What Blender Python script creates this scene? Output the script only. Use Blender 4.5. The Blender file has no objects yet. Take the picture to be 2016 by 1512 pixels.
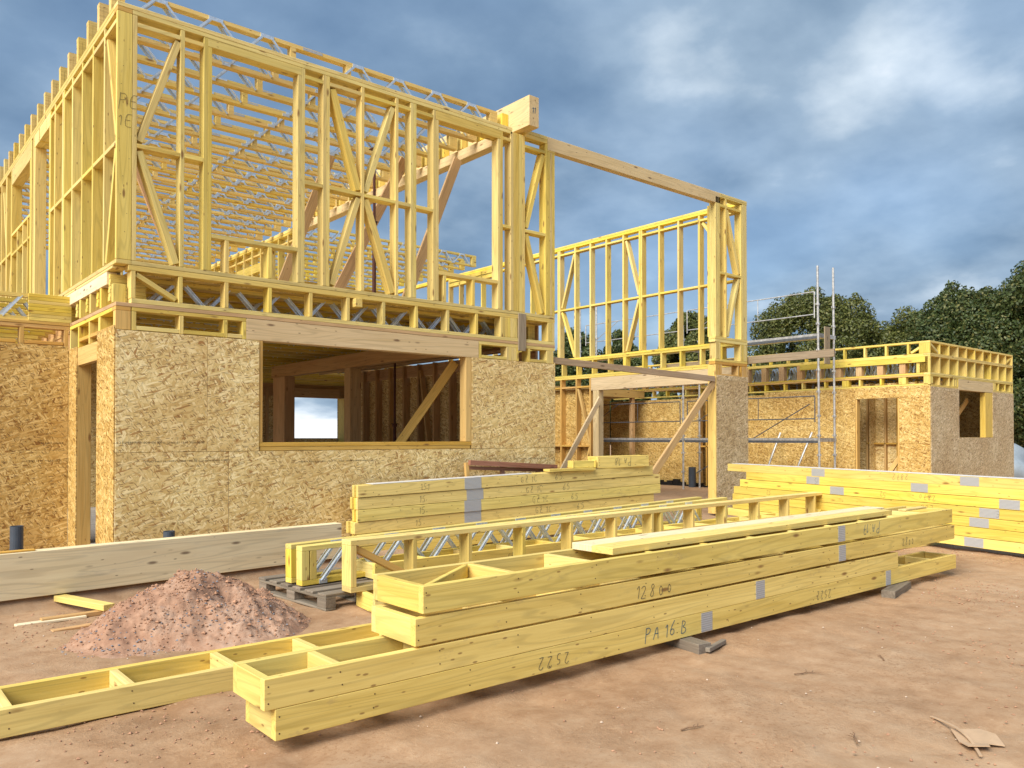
import bpy, bmesh, math, random
import numpy as np
from mathutils import Vector, Matrix
random.seed(7); rng = np.random.default_rng(7)
R = math.radians
S = bpy.context.scene
COL = S.collection

# ------------------------------------------------------------------ camera
cam = bpy.data.cameras.new("camera"); camo = bpy.data.objects.new("camera", cam); COL.objects.link(camo)
cam.sensor_width = 36.0; cam.lens = 28.28; cam.shift_y = 0.04198
cam.clip_start = 0.05; cam.clip_end = 2000
camo.location = (-2.178, -8.885, 1.069)
camo.rotation_euler = (R(90 + 0.7455), 0, R(-40.054))
S.camera = camo

# ------------------------------------------------------------------ light
SUN_AZ = R(257)      # clockwise from +Y: the sun stands to the left, a little in front of the house front
SUN_EL = R(41)
W = bpy.data.worlds.new("World"); S.world = W; W.use_nodes = True
nt = W.node_tree; nt.nodes.clear()
def N(t, kind, **kw):
    n = t.nodes.new(kind)
    for k, v in kw.items():
        if k == 'ins':
            for i, x in v.items(): n.inputs[i].default_value = x
        else: setattr(n, k, v)
    return n
def ramp(t, stops, interp='LINEAR'):
    n = t.nodes.new('ShaderNodeValToRGB'); n.color_ramp.interpolation = interp
    e = n.color_ramp.elements
    while len(e) < len(stops): e.new(0.5)
    for i, (p, c) in enumerate(stops):
        e[i].position = p; e[i].color = (c, c, c, 1) if isinstance(c, (int, float)) else (*c, 1)
    return n
def math_(t, op, a, b=None, c=None, clamp=False):
    n = t.nodes.new('ShaderNodeMath'); n.operation = op; n.use_clamp = clamp
    for i, x in enumerate((a, b, c)):
        if x is None: continue
        if isinstance(x, (int, float)): n.inputs[i].default_value = x
        else: t.links.new(x, n.inputs[i])
    return n.outputs[0]
def mixc(t, f, a, b, mode='MIX'):
    n = t.nodes.new('ShaderNodeMix'); n.data_type = 'RGBA'; n.blend_type = mode
    for s, x in ((n.inputs[0], f), (n.inputs[6], a), (n.inputs[7], b)):
        if isinstance(x, (int, float)): s.default_value = x
        elif isinstance(x, tuple): s.default_value = (*x[:3], 1)
        else: t.links.new(x, s)
    return n.outputs[2]

sky = N(nt, 'ShaderNodeTexSky', sky_type='NISHITA', sun_disc=False, sun_elevation=SUN_EL, sun_rotation=SUN_AZ)
sky.air_density = 1.0; sky.dust_density = 1.5; sky.ozone_density = 1.5
tc = N(nt, 'ShaderNodeTexCoord'); sep = N(nt, 'ShaderNodeSeparateXYZ'); nt.links.new(tc.outputs['Generated'], sep.inputs[0])
den = math_(nt, 'ADD', math_(nt, 'ABSOLUTE', sep.outputs[2]), 0.28)
comb = N(nt, 'ShaderNodeCombineXYZ')
nt.links.new(math_(nt, 'DIVIDE', sep.outputs[0], den), comb.inputs[0]); nt.links.new(math_(nt, 'DIVIDE', sep.outputs[1], den), comb.inputs[1])
def wnoise(scale, detail, off, rough=0.55, dist=0.0, sc=(1, 1, 1)):
    m = N(nt, 'ShaderNodeMapping'); m.inputs['Location'].default_value = off; m.inputs['Scale'].default_value = sc
    nt.links.new(comb.outputs[0], m.inputs[0])
    n = N(nt, 'ShaderNodeTexNoise', ins={'Scale': scale, 'Detail': detail, 'Roughness': rough, 'Distortion': dist}); nt.links.new(m.outputs[0], n.inputs['Vector'])
    return n.outputs['Fac']
def spot(d, p):     # a cloud bank standing in one direction of the sky
    v = Vector(d).normalized()
    n = N(nt, 'ShaderNodeVectorMath', operation='DOT_PRODUCT'); nt.links.new(tc.outputs['Generated'], n.inputs[0]); n.inputs[1].default_value = v
    return math_(nt, 'POWER', math_(nt, 'MAXIMUM', n.outputs['Value'], 0.0), p)
broad = wnoise(1.15, 3, (3.1, 1.7, 0.2), 0.5, 0.3)
fine = wnoise(3.6, 10, (1.3, 5.2, 0.0), 0.50, 0.0)
br = math_(nt, 'ADD', math_(nt, 'MULTIPLY', broad, 0.42), math_(nt, 'MULTIPLY', fine, 0.72))
br = math_(nt, 'ADD', br, math_(nt, 'MULTIPLY', spot((0.80, 0.52, 0.40), 55), 0.10))
br = math_(nt, 'ADD', br, math_(nt, 'MULTIPLY', spot((0.97, 0.30, 0.42), 40), 0.05))
br = math_(nt, 'ADD', br, math_(nt, 'MULTIPLY', spot((0.55, 0.78, 0.62), 12), -0.08))
lowb = math_(nt, 'MULTIPLY', math_(nt, 'POWER', math_(nt, 'SUBTRACT', 1.0, math_(nt, 'ABSOLUTE', sep.outputs[2]), clamp=True), 36), 0.42)
br = math_(nt, 'ADD', br, lowb)
K = 3.35
cl = ramp(nt, [(0.40, (0.115*K, 0.195*K, 0.310*K)), (0.52, (0.175*K, 0.270*K, 0.395*K)), (0.66, (0.30*K, 0.41*K, 0.54*K)), (0.80, (0.60*K, 0.70*K, 0.80*K)), (0.90, (0.95*K, 0.97*K, 1.0*K))])
nt.links.new(br, cl.inputs[0])
mask = ramp(nt, [(0.25, 0.80), (0.6, 1.0)]); nt.links.new(broad, mask.inputs[0])
bg = N(nt, 'ShaderNodeBackground', ins={'Strength': 0.15}); out = N(nt, 'ShaderNodeOutputWorld')
nt.links.new(mixc(nt, mask.outputs[0], sky.outputs[0], cl.outputs[0]), bg.inputs[0]); nt.links.new(bg.outputs[0], out.inputs[0])

sl = bpy.data.lights.new("sun", 'SUN'); slo = bpy.data.objects.new("sun", sl); COL.objects.link(slo)
sl.energy = 2.8; sl.angle = R(42); sl.color = (1.0, 0.93, 0.80)
sd = Vector((math.sin(SUN_AZ)*math.cos(SUN_EL), math.cos(SUN_AZ)*math.cos(SUN_EL), math.sin(SUN_EL)))
slo.rotation_euler = (-sd).to_track_quat('-Z', 'Y').to_euler(); slo.location = (0, 0, 30)

S.view_settings.view_transform = 'Standard'; S.view_settings.look = 'None'; S.view_settings.gamma = 1
S.view_settings.use_curve_mapping = False; S.view_settings.exposure = 1.22
S.cycles.max_bounces = 8; S.cycles.diffuse_bounces = 5

# ------------------------------------------------------------------ materials
MATS = {}
def newmat(name):
    m = bpy.data.materials.new(name); m.use_nodes = True; t = m.node_tree; t.nodes.clear()
    o = N(t, 'ShaderNodeOutputMaterial'); b = N(t, 'ShaderNodeBsdfPrincipled'); t.links.new(b.outputs[0], o.inputs[0])
    MATS[name] = m
    return m, t, b
def bump(t, b, h, dist=0.002, st=0.6):
    n = N(t, 'ShaderNodeBump', ins={'Strength': st, 'Distance': dist}); t.links.new(h, n.inputs['Height']); t.links.new(n.outputs[0], b.inputs['Normal'])
def objvec(t, scale=(1, 1, 1), rnd=True, which='Object'):
    c = N(t, 'ShaderNodeTexCoord'); v = c.outputs[which]
    if rnd:
        oi = N(t, 'ShaderNodeObjectInfo'); cb = N(t, 'ShaderNodeCombineXYZ')
        t.links.new(math_(t, 'MULTIPLY', oi.outputs['Random'], 37.0), cb.inputs[0]); t.links.new(math_(t, 'MULTIPLY', oi.outputs['Random'], 91.0), cb.inputs[1])
        a = N(t, 'ShaderNodeVectorMath', operation='ADD'); t.links.new(v, a.inputs[0]); t.links.new(cb.outputs[0], a.inputs[1]); v = a.outputs[0]
    m = N(t, 'ShaderNodeMapping'); m.inputs['Scale'].default_value = scale; t.links.new(v, m.inputs[0])
    return m.outputs[0]
def tex(t, kind, vec, **ins):
    n = t.nodes.new(kind); t.links.new(vec, n.inputs['Vector'])
    for k, v in ins.items(): n.inputs[k].default_value = v
    return n

def wood(name, lo, hi, knot, var=0.16, grain=24, knots=True, rough=0.62, dirt=None, stain=None):
    m, t, b = newmat(name)
    oi = N(t, 'ShaderNodeObjectInfo')
    g1 = tex(t, 'ShaderNodeTexNoise', objvec(t, (1.1, grain, grain)), Scale=1.0, Detail=5.0, Roughness=0.6, Distortion=0.9)
    g2 = tex(t, 'ShaderNodeTexNoise', objvec(t, (3.0, grain*6, grain*6)), Scale=1.0, Detail=3.0, Roughness=0.6)
    g3 = tex(t, 'ShaderNodeTexNoise', objvec(t, (0.9, 3.0, 3.0)), Scale=1.0, Detail=3.0, Roughness=0.5)
    f = math_(t, 'ADD', math_(t, 'MULTIPLY', g1.outputs['Fac'], 0.55), math_(t, 'ADD', math_(t, 'MULTIPLY', g2.outputs['Fac'], 0.22), math_(t, 'MULTIPLY', g3.outputs['Fac'], 0.30)))
    r = ramp(t, [(0.36, lo), (0.66, hi)]); t.links.new(f, r.inputs[0])
    c = r.outputs[0]
    v = math_(t, 'ADD', math_(t, 'MULTIPLY', oi.outputs['Random'], var), 1.0 - var/2)
    hs = N(t, 'ShaderNodeHueSaturation'); t.links.new(c, hs.inputs['Color']); t.links.new(v, hs.inputs['Value'])
    t.links.new(math_(t, 'ADD', math_(t, 'MULTIPLY', math_(t, 'FRACT', math_(t, 'MULTIPLY', oi.outputs['Random'], 7.3)), 0.012), 0.494), hs.inputs['Hue'])
    t.links.new(math_(t, 'ADD', math_(t, 'MULTIPLY', math_(t, 'FRACT', math_(t, 'MULTIPLY', oi.outputs['Random'], 13.7)), 0.2), 0.9), hs.inputs['Saturation'])
    c = hs.outputs[0]
    if stain:
        s = tex(t, 'ShaderNodeTexNoise', objvec(t, (1.3, 6, 6)), Scale=1.6, Detail=5.0, Roughness=0.65)
        sr = ramp(t, [(0.60, 0.0), (0.74, 0.55)]); t.links.new(s.outputs['Fac'], sr.inputs[0]); c = mixc(t, sr.outputs[0], c, stain)
    rg = tex(t, 'ShaderNodeTexNoise', objvec(t, (0.35, 5.5, 5.5)), Scale=1.0, Detail=1.5, Distortion=0.2)
    rs = math_(t, 'SINE', math_(t, 'MULTIPLY', rg.outputs['Fac'], 95.0)); rr_ = ramp(t, [(0.0, 1.0), (0.7, 1.0), (1.0, 0.80)]); t.links.new(math_(t, 'MULTIPLY_ADD', rs, 0.5, 0.5), rr_.inputs[0])
    c = mixc(t, 0.75, c, rr_.outputs[0], 'MULTIPLY')
    if dirt:
        ds = tex(t, 'ShaderNodeTexNoise', objvec(t, (2.2, 5, 5)), Scale=2.2, Detail=8.0, Roughness=0.75)
        dr = ramp(t, [(0.60, 0.0), (0.72, 0.5)]); t.links.new(ds.outputs['Fac'], dr.inputs[0]); c = mixc(t, dr.outputs[0], c, dirt)
    if knots:
        k = tex(t, 'ShaderNodeTexVoronoi', objvec(t, (2.2, 7.5, 7.5)), Scale=1.0, Randomness=1.0)
        kr = ramp(t, [(0.06, 1.0), (0.095, 0.6), (0.14, 0.0)]); t.links.new(k.outputs['Distance'], kr.inputs[0])
        c = mixc(t, math_(t, 'MULTIPLY', kr.outputs[0], 0.85), c, knot)
        sk = tex(t, 'ShaderNodeTexVoronoi', objvec(t, (5.5, 16, 16)), Scale=1.0, Randomness=1.0)
        skr = ramp(t, [(0.07, 1.0), (0.11, 0.0)]); t.links.new(sk.outputs['Distance'], skr.inputs[0])
        c = mixc(t, math_(t, 'MULTIPLY', skr.outputs[0], 0.7), c, knot)
    t.links.new(c, b.inputs['Base Color']); b.inputs['Roughness'].default_value = rough
    b.inputs['Specular IOR Level'].default_value = 0.3
    bump(t, b, f, 0.0025, 0.5)
    return m
YEL = wood('treated_yellow_spruce', (0.60, 0.445, 0.118), (0.79, 0.63, 0.215), (0.20, 0.09, 0.03), var=0.24, stain=(0.50, 0.41, 0.15), dirt=(0.36, 0.25, 0.14))
YELB = wood('fresh_yellow_spruce', (0.62, 0.46, 0.085), (0.78, 0.62, 0.165), (0.24, 0.11, 0.03), var=0.24)
GLU = wood('pale_glulam', (0.58, 0.44, 0.23), (0.72, 0.57, 0.34), (0.16, 0.09, 0.05), var=0.08, grain=16)
GLW = wood('weathered_pale_glulam', (0.70, 0.565, 0.36), (0.82, 0.71, 0.49), (0.16, 0.11, 0.07), var=0.05, grain=14, stain=(0.50, 0.44, 0.33))
JOI = wood('warm_joist_timber', (0.60, 0.41, 0.10), (0.76, 0.56, 0.18), (0.2, 0.1, 0.04))
PEA = wood('pinkish_plank', (0.46, 0.27, 0.12), (0.60, 0.40, 0.20), (0.2, 0.1, 0.04))
ORA = wood('orange_board', (0.52, 0.30, 0.075), (0.66, 0.43, 0.14), (0.2, 0.09, 0.03))
GRY = wood('greyed_plank', (0.20, 0.155, 0.105), (0.36, 0.295, 0.21), (0.07, 0.05, 0.035), var=0.25)
OLD = wood('old_grey_pallet_wood', (0.13, 0.105, 0.08), (0.27, 0.23, 0.185), (0.05, 0.04, 0.03), var=0.3, knots=False)
RED = wood('reddish_formwork_wood', (0.20, 0.085, 0.05), (0.33, 0.16, 0.10), (0.09, 0.04, 0.03), var=0.3)

def osb(name, light, mid, dark, sat=1.0, sheen=0.5):
    m, t, b = newmat(name)
    c = N(t, 'ShaderNodeTexCoord'); s = N(t, 'ShaderNodeSeparateXYZ'); t.links.new(c.outputs['Object'], s.inputs[0])
    oi = N(t, 'ShaderNodeObjectInfo')
    u = math_(t, 'ADD', math_(t, 'ADD', s.outputs[0], s.outputs[1]), math_(t, 'MULTIPLY', oi.outputs['Random'], 50.0))
    cb = N(t, 'ShaderNodeCombineXYZ'); t.links.new(u, cb.inputs[0]); t.links.new(s.outputs[2], cb.inputs[1])
    wn = tex(t, 'ShaderNodeTexNoise', cb.outputs[0], Scale=5.0, Detail=3.0)
    wv = N(t, 'ShaderNodeVectorMath', operation='SCALE'); t.links.new(wn.outputs['Color'], wv.inputs[0]); wv.inputs['Scale'].default_value = 0.018
    av = N(t, 'ShaderNodeVectorMath', operation='ADD'); t.links.new(cb.outputs[0], av.inputs[0]); t.links.new(wv.outputs[0], av.inputs[1])
    col = None; hh = None
    for i, (ang, sx, sy, off) in enumerate(((8, 7, 36, 0.0), (-32, 9, 46, 3.3), (40, 10, 44, 7.1), (-6, 6, 30, 11.9), (70, 12, 56, 15.2), (-62, 14, 66, 19.4), (18, 9, 58, 23.7))):
        mp = N(t, 'ShaderNodeMapping', vector_type='TEXTURE'); mp.inputs['Rotation'].default_value = (0, 0, R(ang)); mp.inputs['Location'].default_value = (off, off*0.7, 0)
        mp.inputs['Scale'].default_value = (1/sx, 1/sy, 1)
        t.links.new(av.outputs[0], mp.inputs[0])
        v = tex(t, 'ShaderNodeTexVoronoi', mp.outputs[0], Scale=1.0, Randomness=1.0); v.voronoi_dimensions = '2D'
        se = N(t, 'ShaderNodeSeparateColor'); t.links.new(v.outputs['Color'], se.inputs[0])
        rc = ramp(t, [(0.0, dark), (0.10, tuple((a+2*c_)/3 for a, c_ in zip(dark, mid))), (0.28, mid), (0.74, tuple((a+b_)/2 for a, b_ in zip(mid, light))), (0.93, light)]); t.links.new(se.outputs[0], rc.inputs[0])
        edge = ramp(t, [(0.52, 1.0), (0.75, 0.70)]); t.links.new(v.outputs['Distance'], edge.inputs[0])
        layer = mixc(t, 1.0, rc.outputs[0], edge.outputs[0], 'MULTIPLY')
        if col is None: col, hh = layer, se.outputs[0]
        else:
            mk = math_(t, 'GREATER_THAN', se.outputs[1], 0.70)
            col = mixc(t, mk, col, layer); hh = math_(t, 'ADD', math_(t, 'MULTIPLY', hh, 0.6), math_(t, 'MULTIPLY', se.outputs[0], mk))
    for ang, off in ((6, 31.0), (-50, 47.0)):
        mp = N(t, 'ShaderNodeMapping', vector_type='TEXTURE'); mp.inputs['Rotation'].default_value = (0, 0, R(ang)); mp.inputs['Location'].default_value = (off, off, 0); mp.inputs['Scale'].default_value = (1/11, 1/60, 1)
        t.links.new(av.outputs[0], mp.inputs[0]); v = tex(t, 'ShaderNodeTexVoronoi', mp.outputs[0], Scale=1.0, Randomness=1.0); v.voronoi_dimensions = '2D'
        se = N(t, 'ShaderNodeSeparateColor'); t.links.new(v.outputs['Color'], se.inputs[0])
        col = mixc(t, math_(t, 'MULTIPLY', math_(t, 'MULTIPLY', math_(t, 'LESS_THAN', v.outputs['Distance'], 0.27), math_(t, 'GREATER_THAN', se.outputs[0], 0.80)), 0.75), col, tuple(x*0.55 for x in dark))
    lf = tex(t, 'ShaderNodeTexNoise', cb.outputs[0], Scale=1.1, Detail=4.0); lr = ramp(t, [(0.35, (0.90, 0.82, 0.70)), (0.65, (1.06, 1.05, 1.02))]); t.links.new(lf.outputs['Fac'], lr.inputs[0])
    col = mixc(t, 1.0, col, lr.outputs[0], 'MULTIPLY')
    t.links.new(col, b.inputs['Base Color']); b.inputs['Roughness'].default_value = 0.48; b.inputs['Specular IOR Level'].default_value = sheen
    bump(t, b, hh, 0.002, 0.55)
    return m
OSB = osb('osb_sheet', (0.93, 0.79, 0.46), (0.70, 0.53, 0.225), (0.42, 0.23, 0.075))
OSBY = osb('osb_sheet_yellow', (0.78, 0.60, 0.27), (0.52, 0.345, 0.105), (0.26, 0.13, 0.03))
OSBS = osb('osb_sheet_shaded', (0.76, 0.63, 0.42), (0.54, 0.42, 0.235), (0.30, 0.19, 0.09), sheen=0.3)  # greyer copy for pillar and annex fronts, with their shade put into the colour

def plain(name, col, rough=0.6, metal=0.0, var=0.12, scale=6, bumpd=0.002, spec=0.4):
    m, t, b = newmat(name)
    n = tex(t, 'ShaderNodeTexNoise', objvec(t, (1, 1, 1)), Scale=scale, Detail=6.0, Roughness=0.6)
    r = ramp(t, [(0.3, tuple(x*(1-var) for x in col)), (0.7, tuple(min(1, x*(1+var)) for x in col))]); t.links.new(n.outputs['Fac'], r.inputs[0])
    t.links.new(r.outputs[0], b.inputs['Base Color']); b.inputs['Roughness'].default_value = rough; b.inputs['Metallic'].default_value = metal
    b.inputs['Specular IOR Level'].default_value = spec
    if bumpd: bump(t, b, n.outputs['Fac'], bumpd, 0.4)
    return m
GALV = plain('galvanised_steel', (0.66, 0.74, 0.84), 0.36, 0.6, 0.18, 30, 0)
PLATE = None
def nailplate():
    m, t, b = newmat('punched_nail_plate')
    v = objvec(t, (1, 1, 1), False)
    s = N(t, 'ShaderNodeSeparateXYZ'); t.links.new(v, s.inputs[0])
    a = math_(t, 'SINE', math_(t, 'MULTIPLY', s.outputs[0], 560.0)); c = math_(t, 'SINE', math_(t, 'MULTIPLY', s.outputs[2], 400.0))
    f = math_(t, 'MULTIPLY', math_(t, 'ADD', a, 1.0), math_(t, 'ADD', c, 1.0))
    r = ramp(t, [(0.2, (0.50, 0.52, 0.55)), (0.8, (0.33, 0.34, 0.36))]); t.links.new(math_(t, 'MULTIPLY', f, 0.4), r.inputs[0])
    t.links.new(r.outputs[0], b.inputs['Base Color']); b.inputs['Metallic'].default_value = 0.35; b.inputs['Roughness'].default_value = 0.5
    bump(t, b, f, 0.001, 0.6)
    return m
PLATE = nailplate()
SCAF = plain('scaffold_steel', (0.50, 0.50, 0.50), 0.45, 0.55, 0.35, 14, 0)
SCAFD = plain('dark_scaffold_tube', (0.11, 0.12, 0.14), 0.5, 0.4, 0.3, 20, 0)
PROP = plain('rusty_prop_paint', (0.10, 0.035, 0.025), 0.6, 0.1, 0.3, 20)
PIPE = plain('dark_grey_pvc', (0.055, 0.07, 0.095), 0.45, 0, 0.1, 9)
MEMB = plain('black_damp_proof_film', (0.012, 0.012, 0.014), 0.4, 0, 0.3, 9, 0.01)
TARP = plain('grey_blue_tarp', (0.27, 0.32, 0.37), 0.5, 0, 0.15, 3, 0.02)
CARD = plain('dusty_cardboard', (0.46, 0.32, 0.205), 0.85, 0, 0.12, 9)
INK = plain('blue_marker_ink', (0.02, 0.09, 0.16), 0.6, 0, 0.05, 9, 0)
PENCIL = plain('pencil_grey', (0.10, 0.085, 0.06), 0.7, 0, 0.05, 9, 0)
PRINT = plain('black_stamp_ink', (0.04, 0.025, 0.015), 0.7, 0, 0.05, 9, 0)
NAIL = plain('nail_head_dark', (0.09, 0.05, 0.025), 0.6, 0.2, 0.1, 9, 0)
SLAB = plain('concrete_slab', (0.33, 0.31, 0.29), 0.85, 0, 0.15, 5)
BARK = plain('bark', (0.09, 0.07, 0.05), 0.9, 0, 0.3, 8, 0.02)
FILM = plain('white_wrapping_film', (0.75, 0.76, 0.78), 0.3, 0, 0.1, 9, 0.004)

def soil(name, base, dark, light, stones=0.0, bd=0.017):
    m, t, b = newmat(name)
    g = objvec(t, (1, 1, 1), False)
    a = tex(t, 'ShaderNodeTexNoise', g, Scale=0.55, Detail=6.0, Roughness=0.6)
    c = tex(t, 'ShaderNodeTexNoise', g, Scale=7.0, Detail=10.0, Roughness=0.68, Distortion=0.2)
    d = tex(t, 'ShaderNodeTexNoise', g, Scale=55.0, Detail=6.0, Roughness=0.7)
    f = math_(t, 'ADD', math_(t, 'MULTIPLY', a.outputs['Fac'], 0.40), math_(t, 'ADD', math_(t, 'MULTIPLY', c.outputs['Fac'], 0.42), math_(t, 'MULTIPLY', d.outputs['Fac'], 0.14)))
    r = ramp(t, [(0.37, dark), (0.48, base), (0.60, light)]); t.links.new(f, r.inputs[0]); col = r.outputs[0]
    v = tex(t, 'ShaderNodeTexVoronoi', g, Scale=34.0, Randomness=1.0)
    sv = N(t, 'ShaderNodeSeparateColor'); t.links.new(v.outputs['Color'], sv.inputs[0])
    pm = math_(t, 'MULTIPLY', math_(t, 'LESS_THAN', v.outputs['Distance'], 0.26), math_(t, 'GREATER_THAN', sv.outputs[0], 0.93))
    col = mixc(t, math_(t, 'MULTIPLY', pm, 0.6), col, light)
    lp = tex(t, 'ShaderNodeTexNoise', g, Scale=1.3, Detail=4.0); lpr = ramp(t, [(0.50, 0.0), (0.62, 1.0)]); t.links.new(lp.outputs['Fac'], lpr.inputs[0])
    sp = tex(t, 'ShaderNodeTexNoise', g, Scale=38.0, Detail=5.0, Roughness=0.7); spr = ramp(t, [(0.55, 0.0), (0.60, 0.75)]); t.links.new(sp.outputs['Fac'], spr.inputs[0])
    col = mixc(t, math_(t, 'MULTIPLY', lpr.outputs[0], spr.outputs[0]), col, dark)
    if stones:
        n2 = tex(t, 'ShaderNodeTexNoise', g, Scale=3.0, Detail=5.0, Roughness=0.6); r2 = ramp(t, [(0.60, 0.0), (0.70, 1.0)]); t.links.new(n2.outputs['Fac'], r2.inputs[0])
        v2 = tex(t, 'ShaderNodeTexVoronoi', g, Scale=48.0, Randomness=1.0); s2 = N(t, 'ShaderNodeSeparateColor'); t.links.new(v2.outputs['Color'], s2.inputs[0])
        gr = ramp(t, [(0.0, (0.12, 0.12, 0.14)), (1.0, (0.30, 0.32, 0.36))]); t.links.new(s2.outputs[0], gr.inputs[0])
        col = mixc(t, math_(t, 'MULTIPLY', math_(t, 'MULTIPLY', r2.outputs[0], math_(t, 'GREATER_THAN', s2.outputs[1], 0.35)), stones), col, gr.outputs[0])
    t.links.new(col, b.inputs['Base Color']); b.inputs['Roughness'].default_value = 0.95; b.inputs['Specular IOR Level'].default_value = 0.15
    pk = tex(t, 'ShaderNodeTexNoise', g, Scale=1.7, Detail=3.0); pr_ = ramp(t, [(0.42, 0.25), (0.62, 1.0)]); t.links.new(pk.outputs['Fac'], pr_.inputs[0])
    h = math_(t, 'MULTIPLY', math_(t, 'ADD', math_(t, 'MULTIPLY', c.outputs['Fac'], 1.0), math_(t, 'MULTIPLY', d.outputs['Fac'], 0.32)), pr_.outputs[0])
    bump(t, b, h, bd, 0.9)
    return m
SOIL = soil('red_brown_dirt', (0.365, 0.235, 0.142), (0.28, 0.165, 0.092), (0.43, 0.300, 0.195))
HEAP = soil('heap_dirt', (0.36, 0.215, 0.145), (0.23, 0.12, 0.08), (0.46, 0.32, 0.24), 0.5, 0.03)

def leafmat(name, a, c_):
    m, t, b = newmat(name)
    g = N(t, 'ShaderNodeNewGeometry')
    r = ramp(t, [(0.0, a), (0.75, c_), (1.0, (0.17, 0.16, 0.045))]); t.links.new(g.outputs['Random Per Island'], r.inputs[0])
    t.links.new(r.outputs[0], b.inputs['Base Color']); b.inputs['Roughness'].default_value = 0.55
    tr = N(t, 'ShaderNodeBsdfTranslucent'); t.links.new(r.outputs[0], tr.inputs[0])
    mx = N(t, 'ShaderNodeMixShader', ins={0: 0.25}); o = [n for n in t.nodes if n.type == 'OUTPUT_MATERIAL'][0]
    t.links.new(b.outputs[0], mx.inputs[1]); t.links.new(tr.outputs[0], mx.inputs[2]); t.links.new(mx.outputs[0], o.inputs[0])
    return m
LEAF = leafmat('mid_green_leaves', (0.040, 0.056, 0.012), (0.125, 0.145, 0.032))
LEAFD = leafmat('dark_green_leaves', (0.024, 0.046, 0.012), (0.075, 0.105, 0.026))

# ------------------------------------------------------------------ helpers
def tag(o, label=None, cat=None, group=None, kind=None):
    if label: o['label'] = label
    if cat: o['category'] = cat
    if group: o['group'] = group
    if kind: o['kind'] = kind
    return o
def thing(name, label, cat, loc=(0, 0, 0), rz=0.0, group=None, tilt=0.0):
    o = bpy.data.objects.new(name, None); o.empty_display_size = 0.1; COL.objects.link(o)
    o.location = loc; o.rotation_euler = (0, -tilt, rz)
    return tag(o, label, cat, group)
def mk(name, me, mat, parent=None, matrix=None):
    o = bpy.data.objects.new(name, me)
    if mat is not None:
        if not me.materials: me.materials.append(mat)
        elif me.materials[0] != mat: o.material_slots[0].link = 'OBJECT'; o.material_slots[0].material = mat
    COL.objects.link(o)
    if parent: o.parent = parent
    if matrix is not None: o.matrix_local = matrix
    return o
BOX = {}
def boxmesh(L, w, h, mat, bev=0.003):
    key = (round(L, 3), round(w, 3), round(h, 3), mat.name, bev)
    if key in BOX: return BOX[key]
    bm = bmesh.new(); bmesh.ops.create_cube(bm, size=1.0)
    bmesh.ops.scale(bm, vec=(L, w, h), verts=bm.verts)
    if bev: bmesh.ops.bevel(bm, geom=list(bm.edges), offset=min(bev, w/5, h/5), segments=1, affect='EDGES')
    me = bpy.data.meshes.new('timber'); bm.to_mesh(me); bm.free(); me.materials.append(mat)
    BOX[key] = me
    return me
MX = {0: Matrix.Identity(3), 1: Matrix(((0, -1, 0), (1, 0, 0), (0, 0, 1))), 2: Matrix(((0, 0, -1), (0, 1, 0), (1, 0, 0)))}
def bx(name, par, x0, x1, y0, y1, z0, z1, mat=YEL, axis=None, bev=0.003):
    """one piece of timber as an object of its own; its local X runs along the grain"""
    d = (abs(x1-x0), abs(y1-y0), abs(z1-z0))
    if mat.name.startswith('osb'): axis = 0
    if axis is None: axis = d.index(max(d))
    L, w, h = ((d[0], d[1], d[2]), (d[1], d[0], d[2]), (d[2], d[1], d[0]))[axis]
    M = MX[axis].to_4x4(); M.translation = ((x0+x1)/2, (y0+y1)/2, (z0+z1)/2)
    return mk(name, boxmesh(L, w, h, mat, bev), mat, par, M)
def bar(name, par, p, q, w, h, mat=YEL, side=(0, 1, 0), bev=0.003):
    """timber from p to q; h is its size along 'side', w across"""
    p, q = Vector(p), Vector(q); X = (q-p).normalized(); Zs = Vector(side); Zs = (Zs - X*Zs.dot(X)).normalized(); Y = Zs.cross(X)
    M = Matrix((X, Y, Zs)).transposed().to_4x4(); M.translation = (p+q)/2
    return mk(name, boxmesh((q-p).length, w, h, mat, bev), mat, par, M)
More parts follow.
